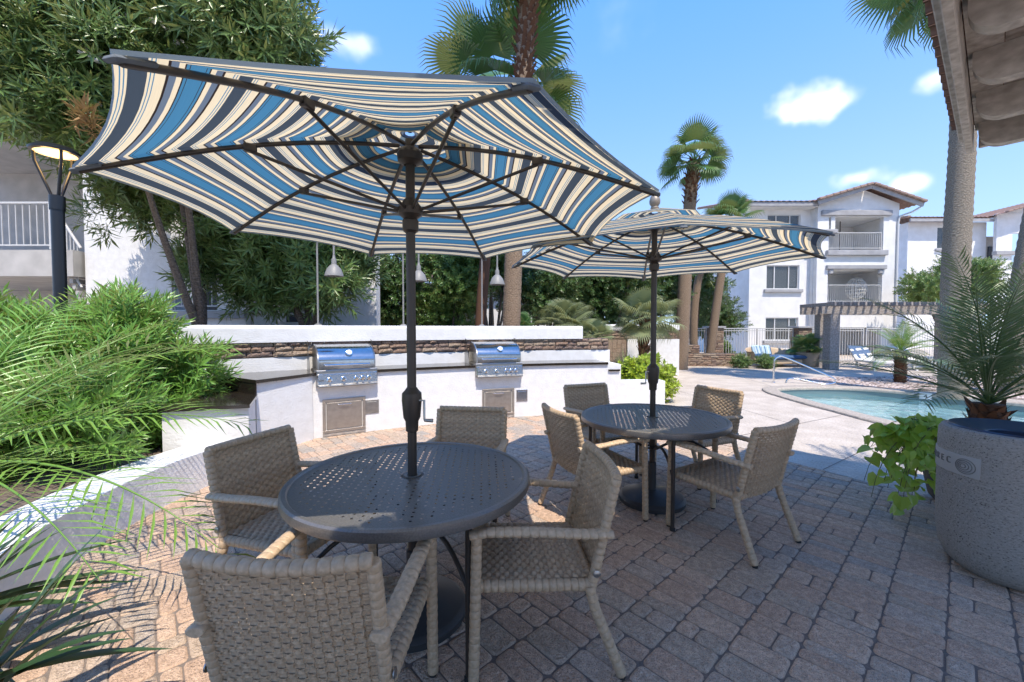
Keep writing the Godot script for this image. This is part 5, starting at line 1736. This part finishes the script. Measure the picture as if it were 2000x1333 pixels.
	var spots := [[-1.53, 2.39, 0.95, -0.30, ""], [-0.65, 1.12, 0.04, 1.0, "tan woven armchair at the larger parasol's table, its back turned to the patio corner"], [-0.32, 3.26, -0.12, -1.0, "tan woven armchair between the larger parasol's table and the grills"], [0.44, 2.0, -1.0, -0.06, "tan woven armchair between the two tables, facing the larger parasol's pole"],
		[0.36, 3.18, 0.92, 0.37, "tan woven armchair between the tables, facing the smaller parasol's pole"], [0.83, 4.62, 0.37, -0.93, "tan woven armchair on the grill side of the smaller parasol's table"], [2.18, 4.3, -0.92, -0.45, "tan woven armchair on the pool side of the smaller parasol's table, half in sun"], [1.76, 2.69, -0.53, 0.85, "tan woven armchair at the smaller parasol's table nearest the concrete bin"]]
	for i in spots.size():
		var q: Array = spots[i]
		var f := Vector2(q[2], q[3]).normalized()
		var at := Vector2(q[0], q[1]) + f * 0.36
		if i == 0:
			first.position = P(at.x, 0, at.y); first.rotation.y = face_to(f.x, f.y)
		else: copy_of(first, "woven_armchair", q[4], P(at.x, 0, at.y), face_to(f.x, f.y))

func parasol(label: String, at: Vector3, corners: Array, turn: float) -> void:
	var t := thing("market_parasol", label, "umbrella", at, 0.0, "striped market parasols")
	var apex := Vector3(0, 2.44, 0)
	var HE := 2.07
	var N := corners.size()
	var tips := []
	for c in corners: tips.append(Vector3(sin(deg_to_rad(c[0])) * c[1], HE, -cos(deg_to_rad(c[0])) * c[1]))
	var rib := func(k: int, s: float) -> Vector3: return apex.lerp(tips[k % N], s) + Vector3(0, 0.055 * sin(PI * s) - 0.0, 0)
	for k in N:
		var rows := []
		var uvs := []
		for j in 17:
			var row := []
			var ur := []
			for i in 9:
				var u := i / 8.0
				var s := lerpf(0.16, 1.0, j / 16.0) * (1.0 - 0.035 * 4.0 * u * (1.0 - u) * pow(j / 16.0, 2.0))
				var p: Vector3 = rib.call(k, s).lerp(rib.call(k + 1, s), u)
				p.y += 0.012 - 0.035 * 4.0 * u * (1.0 - u) * s * (1.0 - s) * 2.0
				row.append(p); ur.append(Vector2(u, (1.0 - lerpf(0.16, 1.0, j / 16.0)) * 1.27 / 0.275))
			rows.append(row); uvs.append(ur)
		var g := Geo.new()
		g.grid(rows, uvs)
		# hem folded under along the outer edge
		var a := []
		var b := []
		for i in 9:
			a.append(rows[16][i]); b.append(rows[16][i] - Vector3(0, 0.011, 0) - (rows[16][i] - rows[14][i]) * 0.03)
		var pn := part(g, "canopy_panel", M.cloth, t)
		g = Geo.new()
		g.grid([a, b])
		part(g, "hem", M.hem, pn)
		# pocket that holds the rib's end
		g = Geo.new()
		var tip: Vector3 = rib.call(k, 1.0)
		var inn: Vector3 = rib.call(k, 0.93)
		var dir := (tip - inn).normalized()
		g.box(tip.lerp(inn, 0.45) - Vector3(0, 0.008, 0), Vector3(0.042, 0.013, tip.distance_to(inn)), Basis.looking_at(dir, Vector3.UP), 0.006)
		part(g, "rib_pocket", M.cloth_trim, pn)
		g = Geo.new()
		var pts := []
		for j in 9: pts.append(rib.call(k, lerpf(0.045, 0.985, j / 8.0)) - Vector3(0, 0.012, 0))
		g.tube(pts, 0.0105, 6)
		var rb := part(g, "rib", M.bronze, t)
		g = Geo.new()
		var mid: Vector3 = rib.call(k, 0.56) - Vector3(0, 0.02, 0)
		var o := Vector3(tips[k].x, 0, tips[k].z).normalized()
		g.tube([o * 0.05 + Vector3(0, 2.10, 0), mid - Vector3(0, 0.015, 0)], 0.008, 6)
		g.box(mid - Vector3(0, 0.002, 0), Vector3(0.03, 0.035, 0.05), Basis.looking_at(o, Vector3.UP), 0.005)
		part(g, "strut", M.bronze, rb)
	# vent tier over the opening
	var g := Geo.new()
	for k in N:
		var rows := []
		var uvs := []
		for j in 5:
			var row := []
			var ur := []
			for i in 5:
				var s := lerpf(0.02, 0.30, j / 4.0)
				var p: Vector3 = rib.call(k, s).lerp(rib.call(k + 1, s), i / 4.0) + Vector3(0, 0.055 - 0.02 * s, 0)
				row.append(p); ur.append(Vector2(i / 4.0, (1.0 - s) * 1.27 / 0.275))
			rows.append(row); uvs.append(ur)
		g.grid(rows, uvs)
	part(g, "vent_cap", M.cloth, t)
	g = Geo.new()
	g.tube([Vector3(0, 0.08, 0), Vector3(0, 2.46, 0)], 0.024, 14)
	part(g, "pole", M.bronze, t)
	g = Geo.new()
	g.lathe([Vector2(0.03, 2.33), Vector2(0.062, 2.35), Vector2(0.066, 2.385), Vector2(0.05, 2.41), Vector2(0.03, 2.42)], 16)
	part(g, "rib_hub", M.bronze, t)
	g = Geo.new()
	g.lathe([Vector2(0.028, 1.99), Vector2(0.040, 2.0), Vector2(0.042, 2.05), Vector2(0.034, 2.06), Vector2(0.06, 2.08), Vector2(0.064, 2.115), Vector2(0.05, 2.13), Vector2(0.03, 2.16)], 16)
	part(g, "runner", M.bronze, t)
	g = Geo.new()
	g.lathe([Vector2(0.0255, 0.965), Vector2(0.032, 0.97), Vector2(0.034, 1.02), Vector2(0.044, 1.04), Vector2(0.052, 1.13), Vector2(0.050, 1.165), Vector2(0.036, 1.18), Vector2(0.026, 1.195)], 16)
	var hs := part(g, "crank_housing", M.bronze, t)
	g = Geo.new()
	var sd := 1.0 if turn == 0.0 else -1.0
	g.tube([Vector3(sd * 0.04, 1.13, 0.02), Vector3(sd * 0.068, 1.13, 0.02), Vector3(sd * 0.07, 1.035, 0.025), Vector3(sd * 0.072, 1.03, 0.03), Vector3(sd * 0.115, 1.028, 0.03)], [0.008, 0.007, 0.006, 0.008, 0.010], 7)
	part(g, "crank_handle", M.steel_dull, hs)
	g = Geo.new()
	g.lathe([Vector2(0.012, 2.50), Vector2(0.034, 2.515), Vector2(0.036, 2.53), Vector2(0.028, 2.54), Vector2(0.044, 2.565), Vector2(0.046, 2.59), Vector2(0.036, 2.625), Vector2(0.014, 2.65), Vector2(0.0, 2.655)], 16)
	part(g, "finial", M.finial, t)
	g = Geo.new()
	g.lathe([Vector2(0.275, 0.0), Vector2(0.28, 0.035), Vector2(0.262, 0.055), Vector2(0.25, 0.058), Vector2(0.16, 0.082), Vector2(0.07, 0.098), Vector2(0.045, 0.10), Vector2(0.036, 0.11), Vector2(0.034, 0.34), Vector2(0.026, 0.345)], 36)
	part(g, "base", M.base_metal, t)

func strand(len_: float, n: int, over: bool, w: float, amp: float, bow := 0.0) -> Mesh:   # one woven strand along +x, bulging along +z
	var g := Geo.new()
	var rows := [[], [], []]
	for i in n * 3 + 1:
		var u := float(i) / (n * 3)
		var x := (u - 0.5) * len_
		var z := amp * clampf(1.7 * cos(PI * (u * n - 0.5)), -1, 1) * (1.0 if over else -1.0) - bow * (1.0 - 4.0 * (u - 0.5) * (u - 0.5))
		rows[0].append(Vector3(x, -w / 2, z - 0.0012)); rows[1].append(Vector3(x, 0, z + 0.0012)); rows[2].append(Vector3(x, w / 2, z - 0.0012))
	g.grid(rows)
	return g.mesh()
func wrapped(g: Geo, pts: Array, r: float, flat := 1.0, pitch := 0.03) -> void:   # a frame bar bound round with flat strand
	var len_ := 0.0
	for i in pts.size() - 1: len_ += pts[i].distance_to(pts[i + 1])
	var n := maxi(2, int(len_ / pitch))
	var path := []
	var rad := []
	for k in n:
		for q in [[0.02, 0.83], [0.10, 1.0], [0.5, 1.06], [0.90, 1.02], [0.98, 0.85]]:
			var f: float = (k + q[0]) / n * len_
			var i := 0
			while i < pts.size() - 2 and f > pts[i].distance_to(pts[i + 1]):
				f -= pts[i].distance_to(pts[i + 1])
				i += 1
			path.append(pts[i].lerp(pts[i + 1], clampf(f / pts[i].distance_to(pts[i + 1]), 0, 1)))
			rad.append(r * q[1])
	g.tube(path, rad, 10, true, flat)
func chair(label: String) -> Node3D:
	var t := thing("woven_armchair", label, "chair", Vector3.ZERO, 0.0, "woven patio armchairs")
	var bow := 0.035
	# backrest: strands between a bound frame, leaning back
	var y0 := 0.385
	var y1 := 0.845
	var lean := Basis(Vector3.RIGHT, -0.225)       # the panel's own y axis leans back
	var foot := Vector3(0, y0, -0.245)
	var hw := 0.265
	var L := (y1 - y0) / cos(0.225)
	var g := Geo.new()
	var zb := func(x: float) -> float: return -bow * (1.0 - pow(x / hw, 2.0))
	for sx in [-1.0, 1.0]: wrapped(g, [foot + lean * Vector3(sx * hw, -0.03, 0), foot + lean * Vector3(sx * hw, L + 0.01, 0)], 0.021)
	var tp := []
	for i in 9:
		var x := lerpf(-hw, hw, i / 8.0)
		tp.append(foot + lean * Vector3(x, L + 0.012, zb.call(x)))
	wrapped(g, tp, 0.022, 1.0, 0.034)
	var back := part(g, "backrest", M.wickers[0], t)
	var rows := 25
	var warps := 17
	var over := [strand(hw * 2 - 0.02, warps, true, L / rows * 0.98, 0.0045, bow), strand(hw * 2 - 0.02, warps, false, L / rows * 1.0, 0.0045, bow)]
	for j in rows:
		var p := foot + lean * Vector3(0, L * (j + 0.5) / rows, 0)
		part(over[j % 2], "strand", M.wickers[[0, 1, 0, 2, 0, 1][j * 7 % 6]], back, Transform3D(lean, p))
	var up := [strand(L, rows, true, 0.022, 0.0035), strand(L, rows, false, 0.022, 0.0035)]
	for i in warps:
		var x := (float(i) + 0.5) / warps * (hw * 2 - 0.02) - hw + 0.01
		part(up[i % 2], "strand", M.wickers[1], back, Transform3D(lean * Basis(Vector3.BACK, PI / 2), foot + lean * Vector3(x, L / 2, zb.call(x))))
	# seat
	g = Geo.new()
	var sy := 0.425
	wrapped(g, [Vector3(-0.25, sy - 0.02, 0.25), Vector3(0.25, sy - 0.02, 0.25)], 0.026)
	for sx in [-1.0, 1.0]: wrapped(g, [Vector3(sx * 0.255, sy - 0.02, 0.25), Vector3(sx * 0.255, sy - 0.03, -0.25)], 0.026)
	wrapped(g, [Vector3(-0.25, sy - 0.03, -0.25), Vector3(0.25, sy - 0.03, -0.25)], 0.022)
	var seat := part(g, "seat", M.wickers[0], t)
	var flat := Basis(Vector3.RIGHT, -PI / 2)
	var so := [strand(0.50, 16, true, 0.0193, 0.005), strand(0.50, 16, false, 0.0193, 0.005)]
	for j in 25: part(so[j % 2], "strand", M.wickers[[0, 2, 0, 1][j * 3 % 4]], seat, Transform3D(flat, Vector3(0, sy, -0.24 + j * 0.0198)))
	var su := [strand(0.50, 25, true, 0.02, 0.004), strand(0.50, 25, false, 0.02, 0.004)]
	for i in 16: part(su[i % 2], "strand", M.wickers[1], seat, Transform3D(flat * Basis(Vector3.BACK, PI / 2), Vector3(-0.25 + (i + 0.5) * 0.5 / 16, sy, 0.0)))
	# legs and arms
	for sx in [-1.0, 1.0]:
		g = Geo.new()
		wrapped(g, [Vector3(sx * 0.283, 0.012, 0.26), Vector3(sx * 0.283, 0.635, 0.245)], 0.023, 1.0, 0.034)
		var lf := part(g, "front_leg", M.wickers[0], t)
		g = Geo.new()
		wrapped(g, [Vector3(sx * 0.272, 0.40, -0.235), Vector3(sx * 0.275, 0.30, -0.26), Vector3(sx * 0.285, 0.012, -0.375)], 0.023, 1.0, 0.034)
		part(g, "rear_leg", M.wickers[0], t)
		g = Geo.new()
		wrapped(g, [Vector3(sx * 0.283, 0.638, 0.275), Vector3(sx * 0.284, 0.650, 0.20), Vector3(sx * 0.284, 0.645, 0.0), Vector3(sx * 0.280, 0.628, -0.20), Vector3(sx * 0.270, 0.620, -0.335)], 0.029, 0.62, 0.036)
		part(g, "arm", M.wickers[2], t)
		for z in [[0.26, 0.0], [-0.375, 0.0]]:
			g = Geo.new()
			g.lathe([Vector2(0.017, 0.0), Vector2(0.017, 0.014), Vector2(0.012, 0.016)], 10, Vector3(sx * (0.283 if z[0] > 0 else 0.285), 0, z[0]))
			part(g, "glide", M.dark_slot, t)
		g = Geo.new()
		g.lathe([Vector2(0.016, 0.0), Vector2(0.016, 0.004), Vector2(0.008, 0.007), Vector2(0.0, 0.007)], 12, Vector3(sx * 0.29, 0.46, -0.262), Basis(Vector3.BACK, -sx * PI / 2))
		part(g, "bolt_cap", M.steel_dull, t)
	return t

# ---------------------------------------------------------------- concrete bin, pot palm, vine
func build_bin_and_pot() -> void:
	var c := Vector2(3.04, 2.45)
	var t := thing("concrete_bin", "round speckled grey concrete litter bin with dark blue dished lid", "bin", P(c.x, 0, c.y))
	var g := Geo.new()
	g.lathe([Vector2(0.20, 0.0), Vector2(0.235, 0.012), Vector2(0.285, 0.06), Vector2(0.315, 0.13), Vector2(0.328, 0.24), Vector2(0.33, 0.40), Vector2(0.328, 0.80), Vector2(0.325, 0.86), Vector2(0.312, 0.885), Vector2(0.29, 0.892), Vector2(0.27, 0.88)], 64)
	part(g, "shell", M.bin, t)
	g = Geo.new()
	g.lathe([Vector2(0.288, 0.893), Vector2(0.280, 0.902), Vector2(0.262, 0.898), Vector2(0.20, 0.880), Vector2(0.125, 0.866), Vector2(0.115, 0.860), Vector2(0.113, 0.80)], 48)
	part(g, "lid", M.bin_lid, t)
	g = Geo.new()
	g.lathe([Vector2(0.0, 0.70), Vector2(0.26, 0.70)], 24)
	part(g, "liner", M.rail_dark, t)
	# raised name plate bent round the shell; angles run from the side facing the camera to the left
	var cam_a := atan2(-c.x, c.y)                 # local direction of the camera: (sin, cos) in (x, z)
	var pt := func(off: float, y: float, r: float) -> Vector3: return Vector3(sin(cam_a - deg_to_rad(off)) * r, y, cos(cam_a - deg_to_rad(off)) * r)
	g = Geo.new()
	var rows := []
	for q in [[0.615, 0.328], [0.618, 0.334], [0.735, 0.334], [0.738, 0.328]]:
		var row := []
		for k in 21: row.append(pt.call(lerpf(22, 116, k / 20.0), q[0], q[1]))
		rows.append(row)
	g.grid(rows)
	for e in [0, 20]:
		var a := []
		for r in rows: a.append(r[e])
		g.face(a)
	var pl := part(g, "name_plate", M.bin_plaque, t)
	var word := "CORREC"
	for i in word.length():
		var tm := TextMesh.new()
		tm.text = word[i]; tm.font_size = 48; tm.pixel_size = 0.0011; tm.depth = 0.004
		var off := 94.0 - i * 8.6
		var p: Vector3 = pt.call(off, 0.690, 0.3355)
		part(tm, "letter", M.letter, pl, Transform3D(Basis(Vector3.UP, cam_a - deg_to_rad(off)), p))
	for k in 4:
		g = Geo.new()
		var pts := []
		for j in 25:
			var a := TAU * j / 24
			var rr_ := 0.012 + k * 0.0105
			pts.append(pt.call(36.0 - k * 0.6 + rad_to_deg(cos(a) * rr_ * 1.15 / 0.334), 0.676 + sin(a) * rr_, 0.3352))
		g.tube(pts, 0.0022, 5, false)
		part(g, "ring_emblem", M.letter, pl)
	# the planter pot behind the bin with its palm and trailing vine
	var pc := Vector2(3.92, 3.40)
	var pot := thing("planter_pot", "round dark planter pot hidden behind the concrete bin", "pot", P(pc.x, 0, pc.y))
	g = Geo.new()
	g.lathe([Vector2(0.26, 0.0), Vector2(0.30, 0.05), Vector2(0.40, 0.55), Vector2(0.42, 0.60), Vector2(0.38, 0.62), Vector2(0.36, 0.58)], 32)
	part(g, "shell", M.pot_dark, pot)
	g = Geo.new()
	g.lathe([Vector2(0.37, 0.57), Vector2(0.0, 0.58)], 20)
	part(g, "soil", M.earth, pot)
	feather_palm("dark green feather palm with shaggy red brown base in the pot behind the bin", P(pc.x + 0.08, 0.57, pc.y + 0.02), 0.30, 0.115, 1.25, 24, M.feather_dark, 1.4, 0.1, 0.34)
	var v := thing("trailing_vine", "bright green heart leaved vine trailing from the pot beside the bin", "plant", P(pc.x - 0.40, 0.60, pc.y - 0.12))
	var heart := Geo.new()
	var rim := [Vector2(0, 0), Vector2(0.35, -0.12), Vector2(0.5, 0.2), Vector2(0.32, 0.65), Vector2(0, 1.0), Vector2(-0.32, 0.65), Vector2(-0.5, 0.2), Vector2(-0.35, -0.12)]
	for k in 8:
		var a: Vector2 = rim[k]
		var b: Vector2 = rim[(k + 1) % 8]
		heart.face([Vector3(0, -0.05, 0.4), Vector3(a.x, absf(a.x) * 0.22 - a.y * a.y * 0.2, a.y), Vector3(b.x, absf(b.x) * 0.22 - b.y * b.y * 0.2, b.y)])
	var hm := heart.mesh()
	g = Geo.new()
	for k in 30:
		var o := Vector3(rr(-0.62, -0.12), 0, rr(-0.18, 0.34))
		var low := rr(-0.56, 0.16)
		var p0 := Vector3(0.05, 0.0, 0)
		var p1 := o * 0.4 + Vector3(0, rr(0.1, 0.3), 0)
		var p2 := o * 0.9 + Vector3(0, 0.1 + low * 0.3, 0)
		var p3 := o + Vector3(0, low, 0)
		var pts := []
		for j in 9: pts.append(p0.bezier_interpolate(p1, p2, p3, j / 8.0))
		g.tube(pts, [0.005, 0.005, 0.004, 0.004, 0.004, 0.003, 0.003, 0.002, 0.002], 4, false)
		for j in 9:
			var q: Vector3 = p0.bezier_interpolate(p1, p2, p3, rr(0.35, 1.0))
			var d := Vector3(rr(-1.0, 0.2), rr(-0.7, 0.1), rr(-0.2, 1.0)).normalized()
			part(hm, "leaf", M.vine, v, Transform3D((Basis.looking_at(-d, Vector3(0, 1, 0.4)) * Basis(Vector3.BACK, rr(-0.6, 0.6))).scaled(Vector3.ONE * rr(0.06, 0.115)), q + Vector3(rr(-0.05, 0.05), rr(-0.03, 0.04), rr(-0.04, 0.05))))
	part(g, "stems", M.stem, v)

# ---------------------------------------------------------------- plants beside the patio
func build_left_plants() -> void:
	var sp := sprig(0.24, 18, 0.135, 0.019, 1.0)
	var blobs := [[P(-4.7, 0.95, 4.3), Vector3(1.0, 0.78, 0.8)], [P(-4.05, 0.85, 4.4), Vector3(0.62, 0.58, 0.55)], [P(-5.6, 1.15, 4.7), Vector3(1.0, 0.75, 0.8)], [P(-3.95, 0.64, 3.6), Vector3(0.50, 0.42, 0.5)], [P(-4.8, 0.75, 3.4), Vector3(0.9, 0.6, 0.7)], [P(-4.35, 1.35, 4.5), Vector3(0.5, 0.35, 0.45)], [P(-3.85, 0.6, 4.75), Vector3(0.36, 0.36, 0.35)]]
	var foot := P(-4.3, 0.24, 4.1)
	var t := thing("oleander_shrub", "bright green oleander shrub filling the white planter", "shrub", foot)
	var g := Geo.new()
	for i in 60:
		var b: Array = blobs[i % blobs.size()]
		var e: Vector3 = b[0] + Vector3(rr(-1, 1), rr(-0.2, 0.9), rr(-1, 1)) * b[1] * 0.8 - foot
		limbs(g, Vector3(e.x * 0.45 + rr(-0.1, 0.1), 0.0, e.z * 0.45), [e], 0.014)
	part(g, "stems", M.stem, t)
	var loc := []
	for b in blobs: loc.append([b[0] - foot, b[1]])
	tag(many(sp, M.oleander_bright, sprigs_in(loc, 3300, 0.8, 0.8, 1.3, true), "foliage", t), "", "", "", "stuff")
	# feather palm leaning out of the planter
	var fp := thing("feather_palm", "feather palm arching long bright fronds out over the planter wall", "palm tree", P(-3.25, 0.24, 2.25))
	g = Geo.new()
	g.tube([Vector3.ZERO, Vector3(0, 0.5, 0)], [0.1, 0.09], 10)
	part(g, "trunk", M.palm_boot, fp)
	var fr := [feather_frond(1.75, 24, 0.42, 0.42, 0.013), feather_frond(1.55, 22, 0.40, 0.30, 0.013), feather_frond(2.0, 26, 0.42, 0.52, 0.013)]
	for q in [[1.48, 0.06, 2], [1.22, 0.02, 0], [1.78, 0.30, 0], [1.62, 0.58, 1], [1.9, 0.62, 0], [2.6, 0.7, 1], [3.4, 0.9, 0], [4.2, 0.8, 1], [5.2, 0.9, 0], [0.1, 0.9, 1]]:
		part(fr[q[2]], "frond", M.feather, fp, Transform3D(Basis(Vector3.UP, q[0]) * Basis(Vector3.RIGHT, -q[1]) * Basis(Vector3.BACK, rr(-0.3, 0.3)), Vector3(0, 0.45, 0)))
	# dark strap-leaved plants at the near end of the planter
	for q in [[-1.93, 0.22, 1.32, 30, "dark green strap leaved plant at the very end of the planter"], [-2.52, 0.24, 1.75, 34, "dark green strap leaved plant under the arching palm fronds"]]:
		var s := thing("strap_leaf_plant", q[4], "plant", P(q[0], q[1], q[2]))
		for k in int(q[3]):
			g = Geo.new()
			var a := rr(0.5, 2.4)
			var e := rr(0.1, 1.15)
			var d := Vector3(sin(a) * cos(e), sin(e), cos(a) * cos(e))
			var L := rr(0.45, 0.75)
			var side := d.cross(Vector3.UP).normalized()
			var rows := []
			for j in 7:
				var u := j / 6.0
				var c := d * L * u - Vector3(0, 0.22 * L * u * u, 0)
				var w: float = 0.024 * sin(PI * clampf(u * 0.85 + 0.15, 0, 1)) + 0.001
				rows.append([c - side * w + Vector3(0, w * 0.35, 0), c, c + side * w + Vector3(0, w * 0.35, 0)])
			g.grid(rows)
			part(g, "blade", M.strap, s, Transform3D(Basis.IDENTITY, Vector3(rr(-0.12, 0.12), 0, rr(-0.12, 0.12))))

func build_small_things() -> void:
	var sp := sprig(0.16, 12, 0.10, 0.055, 1.4)
	var bush := func(called: String, label: String, at: Vector3, r: Vector3, n: int, m: Material, mesh: Mesh) -> void:
		var t := thing(called, label, "shrub", at)
		var g := Geo.new()
		for k in 14: limbs(g, Vector3(rr(-0.08, 0.08), 0, rr(-0.08, 0.08)), [Vector3(rr(-0.7, 0.7) * r.x, rr(0.7, 1.6) * r.y, rr(-0.7, 0.7) * r.z)], 0.012)
		part(g, "stems", M.stem, t)
		tag(many(mesh, m, sprigs_in([[Vector3(0, r.y, 0), r]], n, 0.5), "foliage", t), "", "", "", "stuff")
	bush.call("lime_shrub", "chartreuse sweet potato vine mound at the end of the white counter", P(2.72, 0.0, 8.45), Vector3(0.60, 0.42, 0.5), 800, M.lime, sp)
	var ol := sprig(0.16, 14, 0.09, 0.02, 1.2)
	bush.call("dark_shrub", "small dark shrub at the corner of the stone planter", P(8.75, 0.0, 15.6), Vector3(0.30, 0.22, 0.28), 170, M.oleander, ol)
	bush.call("dark_shrub", "small dark shrub in front of the daybed", P(9.5, 0.0, 15.3), Vector3(0.32, 0.22, 0.28), 180, M.oleander, ol)
	bush.call("green_shrub", "loose green shrub behind the fence beside the pergola post", P(12.9, 0.0, 17.6), Vector3(0.5, 0.6, 0.4), 300, M.ficus_light, sp)
	bush.call("green_shrub", "small green shrub behind the fence next to the first stone pillar", P(9.9, 0.0, 19.4), Vector3(0.45, 0.5, 0.4), 240, M.ficus_light, sp)
	# feathery green clump left of the lime mound
	var t := thing("papyrus_clump", "feathery bright green clump beside the end of the stone band", "plant", P(2.75, 0.0, 9.4))
	var g := Geo.new()
	for k in 170:
		var a := rr(0, TAU)
		var e := rr(0.9, 1.5)
		var d := Vector3(cos(a) * cos(e), sin(e), sin(a) * cos(e))
		blade(g, Vector3(rr(-0.1, 0.1), 0.0, rr(-0.1, 0.1)), d, d.cross(Vector3.UP).normalized(), rr(0.7, 1.25), 0.014, rr(0.2, 0.9))
	tag(part(g, "blades", M.feather, t), "", "", "", "stuff")
	# potted palm by the fence
	var pot := thing("garden_pot", "tan tapered garden pot beside the second stone pillar", "pot", P(11.75, 0, 16.2))
	g = Geo.new()
	g.lathe([Vector2(0.27, 0.0), Vector2(0.30, 0.02), Vector2(0.46, 0.52), Vector2(0.47, 0.56), Vector2(0.42, 0.56), Vector2(0.40, 0.50)], 28)
	part(g, "shell", M.pot_tan, pot)
	g = Geo.new()
	g.lathe([Vector2(0.41, 0.49), Vector2(0.0, 0.50)], 16)
	part(g, "soil", M.earth, pot)
	fan_palm("small green palm growing in the tan garden pot", [P(11.75, 0.49, 16.2), P(11.75, 0.56, 16.2), P(11.75, 0.66, 16.2)], 0.08, 0.07, 0.75, 22, M.fan, M.palm_boot, 0.0, "potted_palm", -0.1, 1.4)
